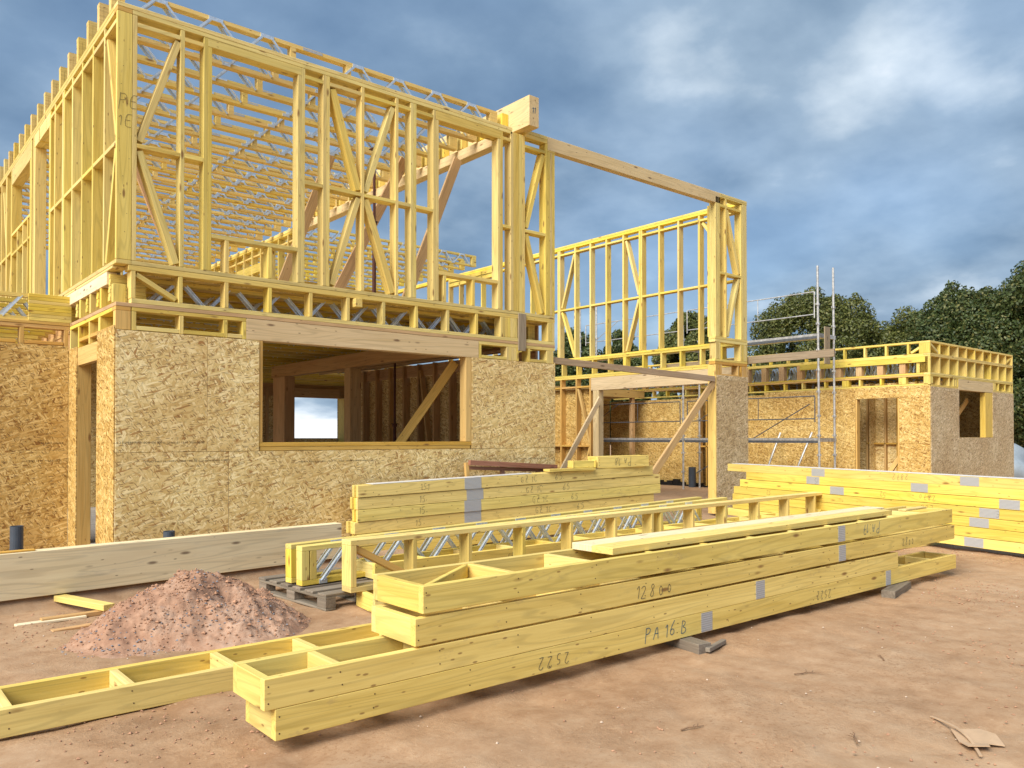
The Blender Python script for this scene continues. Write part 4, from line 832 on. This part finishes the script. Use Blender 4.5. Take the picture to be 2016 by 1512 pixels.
# ------------------------------------------------------------------ big glulam in front of the house
ga = Vector((-2.6, -1.16)); gb = Vector((2.25, -0.60)); gl = (gb-ga).length
GB = thing('glulam_beam', 'long deep pale glulam beam lying in front of the chipboard wall on the left', 'beam', (ga[0], ga[1], -0.30), math.atan2(gb[1]-ga[1], gb[0]-ga[0]))
for i in range(1): bx('beam', GB, 0, gl, 0, 0.14, 0, 0.392, GLW, axis=0, bev=0.004)
q = thing('thin_batten', 'thin batten lying on top of the big glulam at the left edge', 'batten', (-1.6, -1.0, 0.094), R(5)); bx('board', q, -0.9, 0.75, 0, 0.06, 0, 0.014, ORA)
q = thing('support_timber', 'yellow timber under the big glulam poking out toward the dirt heap', 'timber', (-0.62, -1.22, -0.36), R(-72)); bx('timber', q, -0.3, 0.45, 0, 0.10, 0, 0.05, YEL); 
for x, y, L, a, m, lb in ((-0.92, -1.62, 0.62, 3, PEA, 'short brown offcut on the dirt left of the support timber'), (-1.1, -1.66, 0.5, 3, GLW, 'pale thin offcut under the brown one by the support timber'), (-0.92, -2.05, 0.45, 8, PEA, 'thin stick on the dirt at the foot of the heap')):
    q = thing('timber_offcut', lb, 'offcut', (x, y, gz(x, y)+0.0), R(a)); bx('board', q, 0, L, 0, 0.07, 0, 0.035 if L > .6 else 0.02, m)

# ------------------------------------------------------------------ pallet
PLT = thing('pallet', 'old grey wooden pallet under the ends of the steel-web joists', 'pallet', (1.0, -2.66, -0.40), R(4))
for k in range(6): bx('deck_board', PLT, 0.0, 0.85, 0.0+k*0.215, 0.135+k*0.215, 0.118, 0.14, OLD, axis=0)
for x in (0.0, 0.375, 0.75):
    bx('stringer_board', PLT, x, x+0.1, 0, 1.2, 0.096, 0.117, OLD); bx('bottom_board', PLT, x, x+0.1, 0, 1.2, 0.0, 0.02, OLD)
    for y in (0.0, 0.53, 1.06): bx('block', PLT, x, x+0.1, y, y+0.14, 0.021, 0.095, OLD, axis=1)
# blocks under the near stack
for x, y, L, lb in ((2.35, -5.42, 0.5, 'short grey block under the near stack below the PA16B mark'), (5.3, -5.40, 0.55, 'grey block under the right end of the near stack')):
    q = thing('support_block', lb, 'block', (x, y, -0.405), R(82 if x < 3 else 12)); bx('block', q, -0.1, L, -0.09, 0.03, 0, 0.07, OLD)
q = thing('support_block', 'thin grey stick lying against the block below the PA16B mark', 'stick', (2.37, -5.56, -0.39), R(14)); bx('stick', q, 0, 0.3, 0, 0.035, 0, 0.03, OLD)
# reddish form panel leaning behind the stud stack
q = thing('form_panel', 'reddish wooden formwork panel leaning on the wall behind the stud stack', 'formwork', (4.35, -0.10, -0.30), R(1.5))
bx('board', q, -0.05, 2.0, -0.16, -0.06, 0.93, 1.0, RED) if False else None
bar('board', q, (0.0, -0.12, 1.03), (1.65, -0.12, 0.93), 0.07, 0.05, RED); bar('leg', q, (0.02, -0.18, -0.08), (-0.02, -0.08, 1.03), 0.06, 0.04, ORA, side=(0, 1, 0)); bar('leg', q, (0.62, -0.18, -0.08), (0.62, -0.08, 0.96), 0.06, 0.04, RED); bar('leg', q, (1.3, -0.18, -0.08), (1.3, -0.08, 0.92), 0.06, 0.04, RED)
bar('board', q, (0.0, -0.09, 0.96), (1.6, -0.09, 0.88), 0.05, 0.03, RED)

# ------------------------------------------------------------------ planks across the porch
q = thing('long_plank', 'long greyish plank spanning the porch from the house corner to the right pillar', 'plank', (6.14, 0.06, 2.24)); bar('board', q, (0, 0, 0), (3.99, -0.06, -0.10), 0.10, 0.05, wood('porch_plank', (0.36, 0.24, 0.15), (0.47, 0.34, 0.22), (0.12, 0.07, 0.04)), side=(0, 1, 0))
q = thing('long_plank', 'weathered grey plank running from the porch past the pillar to the scaffold', 'plank', (11.26, -1.72, 2.56)); bar('board', q, (0, 0, 0), (-0.02, 3.9, -0.02), 0.14, 0.045, GRY, side=(1, 0, 0))

# ------------------------------------------------------------------ steel props inside
def prop(x, y, z0, z1, lb):
    P = thing('steel_prop', lb, 'prop', (x, y, z0)); h = z1-z0
    m = MB(); m.tube((0, 0, 0.01), (0, 0, h*0.55), 0.030, 12); m.build('outer_tube', PROP, P, smooth=False)
    m = MB(); m.tube((0, 0, h*0.5), (0, 0, h-0.012), 0.022, 12); m.build('inner_tube', PROP, P)
    m = MB(); m.box(-0.06, 0.06, -0.06, 0.06, h-0.011, h); m.build('head_plate', PROP, P); m = MB(); m.box(-0.06, 0.06, -0.06, 0.06, 0, 0.009); m.build('foot_plate', PROP, P)
    m = MB(); m.tube((0, 0, h*0.55), (0, 0, h*0.55+0.05), 0.045, 10); m.tube((-0.07, 0, h*0.57), (0.07, 0, h*0.57), 0.007, 6); m.build('collar', PROP, P)
prop(3.95, 1.6, 2.86, 5.38, 'dark red steel prop upstairs behind the cross-braced studs'); prop(5.55, 3.6, -0.19, 2.45, 'dark red steel prop on the ground floor seen through the big window opening')

# ------------------------------------------------------------------ pipes and membrane
def pipe(x, y, z1, r, lb):
    P = thing('drain_pipe', lb, 'pipe', (x, y, -0.34)); m = MB(); h = z1+0.34
    k = 20
    for i in range(k):
        a0, a1 = 2*math.pi*i/k, 2*math.pi*(i+1)/k
        n = len(m.v)
        for rr in (r, r*0.90):
            for a in (a0, a1):
                for z in (0, h): m.v.append((math.cos(a)*rr, math.sin(a)*rr, z))
        m.f += [(n, n+2, n+3, n+1), (n+4, n+5, n+7, n+6), (n+1, n+3, n+7, n+5)]
    m.build('tube', PIPE, P)
    m = MB(); m.tube((0, 0, h*0.62), (0, 0, h*0.62+0.012), r*1.03, 20); m.build('seal_ring', PIPE, P)
pipe(-0.88, -0.17, 0.245, 0.056, 'dark grey drain pipe standing behind the glulam at the far left'); pipe(0.44, -0.32, 0.112, 0.056, 'drain pipe barely topping the glulam below the chipboard wall')
pipe(15.9, 4.9, 0.25, 0.10, 'dark pipe stub standing against the annex wall, seen through the porch')
mb = MB()
for k in range(24):
    y = 3.2+k*0.2; hgt = 0.06+0.05*math.sin(k*1.7)+0.04*math.sin(k*0.6)
    mb.box(16.17-0.03*math.sin(k), 16.285, y, y+0.2, -0.36, -0.26+hgt)
tag(mb.build('damp_proof_film', MEMB), 'black damp-proof film rucked along the foot of the annex wall', 'film')

# ------------------------------------------------------------------ scaffold
def scaffold():
    Sx = thing('scaffold_tower', 'galvanised scaffold with guard rails standing between the house wing and the annex', 'scaffold', (15.0, 0.65, -0.36))
    fr = [(0.0, 5.25), (3.85, 4.3), (7.7, 5.4)]
    for k, (y, top) in enumerate(fr):
        for x in (0.0, 0.70):
            lean = 0.05 if k == 0 else 0.0
            m = MB(); m.tube((x, y, 0.02), (x-lean, y, top+(0.15 if x else 0.1) - (0 if k else 0)), 0.026, 12); m.build('standard', SCAF, Sx, smooth=False)
            m = MB(); m.box(x-0.07, x+0.07, y-0.07, y+0.07, 0, 0.012); m.build('base_plate', SCAF, Sx)
            mm = MB()
            for z in (0.5, 1.0, 1.45, 1.9, 2.45, 2.95, 3.4, 4.0, 4.45):
                if z < top: mm.tube((x-lean*z/top, y, z), (x-lean*z/top, y, z+0.05), 0.037, 10); mm.box(x-0.075-lean*z/top, x+0.075-lean*z/top, y-0.012, y+0.012, z, z+0.045)
            mm.build('coupler', SCAF, Sx)
        for z in (1.33, 3.72):
            if z < top: m = MB(); m.box(-0.03, 0.73, y-0.02, y+0.02, z, z+0.085); m.build('transom', SCAF, Sx)
    for z in (1.36, 3.76):
        for a, b in ((0.0, 3.83), (3.87, 7.7)):
            for i in range(4 if z > 2 else 1):
                m = MB(); m.box(0.03+i*0.168, 0.185+i*0.168, a, b, z, z+0.055); m.build('deck_plank', SCAF, Sx)
            m = MB(); m.box(0.0, 0.02, a+.03, b-.03, z-0.06, z-0.002); m.build('deck_edge', SCAFD, Sx)
    for z0, zz in ((1.36, (0.0,)), (3.76, (0.0,))):
        for a, b in ((-0.0, 3.85), (3.85, 7.6)):
            m = MB()
            for h in (0.50, 1.02): m.tube((0.02, a+0.12, z0+h), (0.02, b-0.12, z0+h), 0.013, 8)
            m.tube((0.02, a+0.12, z0+0.42), (0.02, a+0.12, z0+1.02), 0.013, 8); m.tube((0.02, b-0.12, z0+0.42), (0.02, b-0.12, z0+1.02), 0.013, 8)
            m.tube((0.02, a+1.6, z0+0.50), (0.02, a+1.6, z0+1.02), 0.009, 6); m.tube((0.02, b-0.5, z0+0.52), (0.02, b-1.4, z0+1.0), 0.009, 6)
            m.build('guard_rail', SCAFD if z0 < 2 else SCAF, Sx)
    m = MB(); m.tube((0.1, 3.5, 0.5), (0.1, 0.3, 2.2), 0.012, 6); m.build('diagonal_tie', SCAFD, Sx)
scaffold()
q = thing('plank_offcut', 'upright board clipped to the scaffold pole beside the annex', 'board', (15.02, 0.56, 2.75)); bx('board', q, 0.03, 0.26, -0.03, -0.005, 0, 0.85, GRY, axis=2)
LFm = thing('leaning_scaffold_frame', 'small steel trestle frame leaning on the annex wall behind the yellow pack', 'trestle', (15.7, 1.6, -0.36))
for y0, y1 in ((0.95, 0.74), (0.18, -0.12)):
    m = MB(); m.tube((-0.25, y0, 0), (0.45, y1, 1.55), 0.022, 10); m.build('leg', SCAF, LFm); m = MB(); m.tube((0.15, (y0+y1)/2+.02, 0.8), (0.45, y1, 1.55), 0.028, 10); m.build('leg_sleeve', SCAF, LFm)
m = MB(); m.tube((-0.1, 0.92, 0.28), (-0.1, 0.12, 0.28), 0.022, 8); m.build('cross_tube', SCAF, LFm)

# ------------------------------------------------------------------ soil heap
hv = []; hf = []; n = 210; hx, hy, hr = 0.0, -2.45, 1.25
for j in range(n+1):
    for i in range(n+1):
        x = hx-hr*1.25+2.5*hr*i/n; y = hy-hr*0.95+1.9*hr*j/n
        dx, dy = (x-hx)/0.78, (y-hy)/0.80
        r = math.hypot(dx, dy)*(1+0.16*mnoise.noise((x*1.3, y*1.3, 3))) 
        base = 0.42*max(0, 1-(r/1.10)**1.25)**1.05
        base = max(base, 0.0) + 0.045*max(0, 1-math.hypot(dx, dy)/1.45)
        base += 0.10*max(0, 1-math.hypot(x-hx+0.62, y-hy+0.3)/0.6)
        base -= 0.13*math.exp(-(((x-hx-0.12)/0.13)**2+((y-hy+0.30)/0.10)**2))
        rough = 0.045*mnoise.noise((x*6, y*6, 1)) + 0.026*mnoise.noise((x*15, y*15, 5)) + 0.014*mnoise.noise((x*38, y*38, 7))
        fade = min(1, max(0, base*9))
        z = gz(x, y) - 0.03 + base + rough*fade*(1.0 + 0.5*(mnoise.noise((x*2, y*2, 8))))
        hv.append((x-hx, y-hy, z+0.4))
for j in range(n):
    for i in range(n): a = j*(n+1)+i; hf.append((a, a+1, a+n+2, a+n+1))
me = bpy.data.meshes.new('soil_heap'); me.from_pydata(hv, [], hf); me.polygons.foreach_set('use_smooth', [True]*len(me.polygons))
HP = mk('soil_heap', me, HEAP); HP.location = (hx, hy, -0.4)
tag(HP, 'heap of loose red-brown dirt and gravel with a hollow in its side', 'dirt heap')
# stones and crumbs
def heapz(x, y):
    i = (x-hx+hr*1.25)/(2.5*hr)*n; j = (y-hy+hr*0.95)/(1.9*hr)*n
    if 0 <= i < n and 0 <= j < n: return hv[int(round(j))*(n+1)+int(round(i))][2]-0.4
    return -9
def stones(name, pts, mat, label=None):
    V = []; F = []
    for x, y, z, r in pts:
        ph = [random.uniform(0.65, 1.25) for _ in range(6)]; k = len(V)
        a = random.uniform(0, 6.28); ca, sa = math.cos(a), math.sin(a)
        for (px, py, pz), q_ in zip(((1, 0, 0), (0, 1, 0), (-1, 0, 0), (0, -1, 0), (0, 0, .7), (0, 0, -.5)), ph):
            V.append((x+(px*ca-py*sa)*r*q_, y+(px*sa+py*ca)*r*q_, z+pz*r*q_))
        for t_ in ((0, 1, 4), (1, 2, 4), (2, 3, 4), (3, 0, 4), (1, 0, 5), (2, 1, 5), (3, 2, 5), (0, 3, 5)): F.append(tuple(k+i for i in t_))
    me = bpy.data.meshes.new(name); me.from_pydata(V, [], F); o = mk(name, me, mat); tag(o, label, kind='stuff', cat='stones'); return o
ST = plain('blue_grey_gravel', (0.20, 0.21, 0.24), 0.8, 0, 0.4, 12, 0); CL = plain('dirt_clods', (0.36, 0.20, 0.125), 0.95, 0, 0.3, 9, 0); PB = plain('pale_pebbles', (0.50, 0.40, 0.32), 0.85, 0, 0.3, 9, 0)
pts = []
for c in ((-0.75, -0.45), (-0.45, -0.62), (-0.15, 0.28), (-0.55, 0.0), (0.25, -0.6), (-0.1, -0.45), (-0.9, -0.2), (0.02, -0.15)):
    for _ in range(42):
        x = hx+c[0]+random.gauss(0, 0.12); y = hy+c[1]+random.gauss(0, 0.09); z = max(heapz(x, y), gz(x, y)-0.01)
        pts.append((x, y, z+0.003, random.uniform(0.005, 0.012)))
stones('gravel', pts, ST, 'blue-grey gravel mixed into the dirt heap')
pts = []
for _ in range(3800):
    x = hx+random.gauss(0, 0.62); y = hy+random.gauss(0, 0.5); z = heapz(x, y)
    if z < -0.42: continue
    pts.append((x, y, z+0.002, random.uniform(0.004, 0.013) if random.random() > .05 else random.uniform(.013, .026)))
stones('dirt_clods', pts, CL, 'loose clods covering the dirt heap')
def gzz(x, y):
    z = gz(x, y)
    return z + 0.028*mnoise.noise((x*0.7, y*0.7, 0.3)) + 0.016*mnoise.noise((x*2.6, y*2.6, 4.1))
pts = []; pts2 = []
for _ in range(14000):
    x = random.uniform(-3, 10); y = random.uniform(-8.2, -1.2)
    q_ = mnoise.noise((x*0.8, y*0.8, 5.5))
    if q_ + random.uniform(-.22, .22) < 0.16: continue
    pts.append((x, y, gzz(x, y)+0.003, random.uniform(0.004, 0.012)))
for _ in range(420):
    x = random.uniform(-3, 10); y = random.uniform(-8.2, -1.5); pts2.append((x, y, gzz(x, y)+0.003, random.uniform(0.003, 0.010)))
stones('dirt_crumbs', pts, CL, 'small dirt crumbs scattered over the ground'); stones('pebbles', pts2, PB, 'pale pebbles scattered over the ground')
# twigs
TW = plain('dry_twig', (0.20, 0.12, 0.07), 0.9, 0, 0.2, 9, 0)
for i, (x, y, L, a, lb) in enumerate(((-0.55, -6.75, 0.16, 20, 'dry twig by the corner of the near stack in the foreground'), (1.05, -6.35, 0.14, -40, 'small dry twig in the middle of the foreground dirt'), (0.75, -6.95, 0.22, 60, 'bent dry root in the foreground dirt at centre'), (1.55, -7.0, 0.14, 15, 'dark twig in the lower right foreground'), (2.35, -6.2, 0.18, -10, 'twig on the dirt right of centre'), (3.1, -6.4, 0.12, 30, 'short twig on the dirt far right of centre'))):
    m = MB(); p = Vector((0, 0, 0.004)); an = R(a)
    for s in range(6):
        an += random.uniform(-.5, .5); q_ = p+Vector((math.cos(an), math.sin(an), 0))*L/6; q_.z = 0.006+random.uniform(-.003, .006); m.tube(p, q_, 0.0045-0.0005*s, 6); p = q_
        if s in (2, 3): m.tube(p, p+Vector((math.cos(an+.9), math.sin(an+.9), 0.1))*L/5, 0.002, 5)
    o = m.build('twig', TW); o.location = (x, y, gzz(x, y)+0.004); tag(o, lb, 'twig')
# cardboard
bm = bmesh.new()
out_ = [(x-1.80, y+7.44) for x, y in ((2.117, -7.217), (2.19, -7.33), (2.15, -7.41), (2.051, -7.477), (2.00, -7.42), (1.93, -7.45), (1.87, -7.375), (1.95, -7.31))]
vs = [bm.verts.new((x, y, 0.012+0.012*math.sin(x*18)+0.01*math.cos(y*20))) for x, y in out_]; f = bm.faces.new(vs)
r_ = bmesh.ops.extrude_face_region(bm, geom=[f]); bmesh.ops.translate(bm, verts=[v for v in r_['geom'] if isinstance(v, bmesh.types.BMVert)], vec=(0, 0, 0.004))
bmesh.ops.triangulate(bm, faces=[f for f in bm.faces if len(f.verts) > 4]); bmesh.ops.recalc_face_normals(bm, faces=bm.faces)
me = bpy.data.meshes.new('cardboard'); bm.to_mesh(me); bm.free()
CB = thing('cardboard_scrap', 'torn dusty cardboard scrap with a curled strip, bottom right corner', 'cardboard', (1.80, -7.44, gzz(1.8, -7.44)+0.004), R(3)); mk('sheet', me, CARD, CB)
m = MB(); pr = None
for k in range(13):
    u = k/12; q_ = Vector((0.42*(1-u)+0.03*u+0.035*math.sin(u*3.14), 0.35*(1-u)+0.0*u-0.02*math.sin(u*3.14), 0.012+0.014*math.sin(u*3.14)))
    if pr is not None: m.bar(pr, q_, 0.014, 0.005, side=(0, 0, 1))
    pr = q_
m.build('curled_strip', CARD, CB)
# tarp heap at the right edge
bm = bmesh.new(); bmesh.ops.create_icosphere(bm, subdivisions=4, radius=1)
for v in bm.verts: 
    nn = mnoise.noise(v.co*1.7); v.co = Vector((v.co.x*2.6, v.co.y*2.6, max(v.co.z, -0.1)*1.45))*(1+0.18*nn)
me = bpy.data.meshes.new('tarp'); bm.to_mesh(me); bm.free(); me.polygons.foreach_set('use_smooth', [True]*len(me.polygons))
o = mk('tarp_covered_heap', me, TARP); o.location = (29.5, 3.2, -0.3); tag(o, 'pale grey tarp-covered heap beyond the annex at the right edge', 'tarp')

# ------------------------------------------------------------------ trees
def tree(label, x, y, h, rx, base, mat, seed, n=26000, leaf=0.17, rz=None, cat='tree'):
    r = np.random.default_rng(seed); t = thing('leafy_tree', label, cat, (x, y, -0.4), group='trees behind the annex')
    cz = (h+base)/2; ez = (h-base)/2
    n = int(n*2.9); K = 190
    u = r.normal(size=(K, 3)); u /= np.linalg.norm(u, axis=1)[:, None]
    rad = r.uniform(0.55, 1.0, K)**0.6
    c = u*rad[:, None]*np.array([rx, rx, ez])*(0.84+0.1*r.random((K, 1))); c[:, 2] += cz
    taper = 1-0.28*np.clip((c[:, 2]-cz)/ez, 0, 1); c[:, 0] *= taper; c[:, 1] *= taper
    cr_ = r.uniform(0.12, 0.28, K)*min(rx, ez)
    out_i = r.random(K) < 0.22; c[out_i, :2] *= 1.10; c[out_i, 2] = cz+(c[out_i, 2]-cz)*1.08; cr_[out_i] *= 0.55
    k = r.choice(K, n, p=cr_**2/np.sum(cr_**2))
    d_ = r.normal(size=(n, 3)); d_ /= np.linalg.norm(d_, axis=1)[:, None]
    P = c[k] + d_*cr_[k][:, None]*r.uniform(0.4, 1.12, n)[:, None]**0.5
    # a few ragged leaders on the skyline
    nrm = d_+r.normal(size=(n, 3))*0.6; nrm /= np.linalg.norm(nrm, axis=1)[:, None]
    a = np.cross(nrm, r.normal(size=(n, 3))); a /= np.linalg.norm(a, axis=1)[:, None]; b = np.cross(nrm, a)
    s = leaf*0.52*r.uniform(0.5, 1.15, n)[:, None]
    V = np.stack([P-a*s, P+b*s*0.55, P+a*s, P-b*s*0.55], 1).reshape(-1, 3)
    me = bpy.data.meshes.new('crown'); me.vertices.add(4*n); me.vertices.foreach_set('co', V.ravel().astype(np.float32))
    me.loops.add(4*n); me.polygons.add(n); me.loops.foreach_set('vertex_index', np.arange(4*n, dtype=np.int32)); me.polygons.foreach_set('loop_start', np.arange(0, 4*n, 4, dtype=np.int32)); me.polygons.foreach_set('loop_total', np.full(n, 4, dtype=np.int32))
    me.update(calc_edges=True); me.validate()
    mk('crown', me, mat, t)
    m = MB(); m.tube((0, 0, 0), (0.1, 0, base*0.9+0.6), 0.26, 10, 0.18); m.tube((0.1, 0, base*0.9+0.5), (0, 0.1, h*0.8), 0.18, 10, 0.04)
    for i in range(7):
        an = i*0.95+seed; zz = base*0.7+0.8+i*0.35; m.tube((0.05, 0, zz), (math.cos(an)*rx*0.7, math.sin(an)*rx*0.7, zz+ez*0.7), 0.09, 7, 0.02)
    m.build('trunk', BARK, t)
def at(px, dist):      # stand a tree in the direction of a picture column
    a = R(40.0537)+math.atan((px-1008)/1583.85); dd = dist/math.cos(math.atan((px-1008)/1583.85))
    return -2.178+math.sin(a)*dd, -8.885+math.cos(a)*dd
TREES = [('broad round tree left of the far-right tree belt, right behind the scaffold poles', 1610, 44, 9.7, 3.7, 0.5, LEAF, 1, 42000),
 ('narrow pointed tree seen through the studs of the right wing wall', 1362, 40, 7.9, 1.9, 0.3, LEAF, 2, 24000),
 ('low tree seen through the left part of the right wing wall', 1135, 42, 6.9, 2.0, 0.3, LEAFD, 3, 20000),
 ('low tree standing next to the narrow pointed tree, left of it', 1225, 44, 7.0, 1.7, 0.3, LEAFD, 4, 18000),
 ('tree with thin ragged top just right of the broad round tree', 1800, 42, 8.0, 2.9, 0.3, LEAF, 5, 30000),
 ('tall dark tree over the annex roof corner', 1905, 38, 8.6, 3.1, 0.0, LEAFD, 6, 38000),
 ('tallest dark tree cut by the right picture edge', 2015, 36, 9.1, 3.2, -0.3, LEAFD, 7, 40000),
 ('low bushy tree filling the gap between the round tree and the ragged one', 1715, 47, 5.6, 2.8, -0.2, LEAFD, 8, 20000),
 ('low bush behind the scaffold deck left of the round tree', 1490, 46, 4.6, 2.4, -0.2, LEAF, 9, 15000),
 ('dark tree beyond the right edge behind the tarp heap', 2110, 36, 9.0, 3.2, -0.3, LEAFD, 10, 26000)]
for lb, px, dist, h, rx, base, mt, sd_, n_ in TREES:
    x, y = at(px, dist); tree(lb, x, y, h+0.4, rx, base+0.4, mt, sd_, n_)
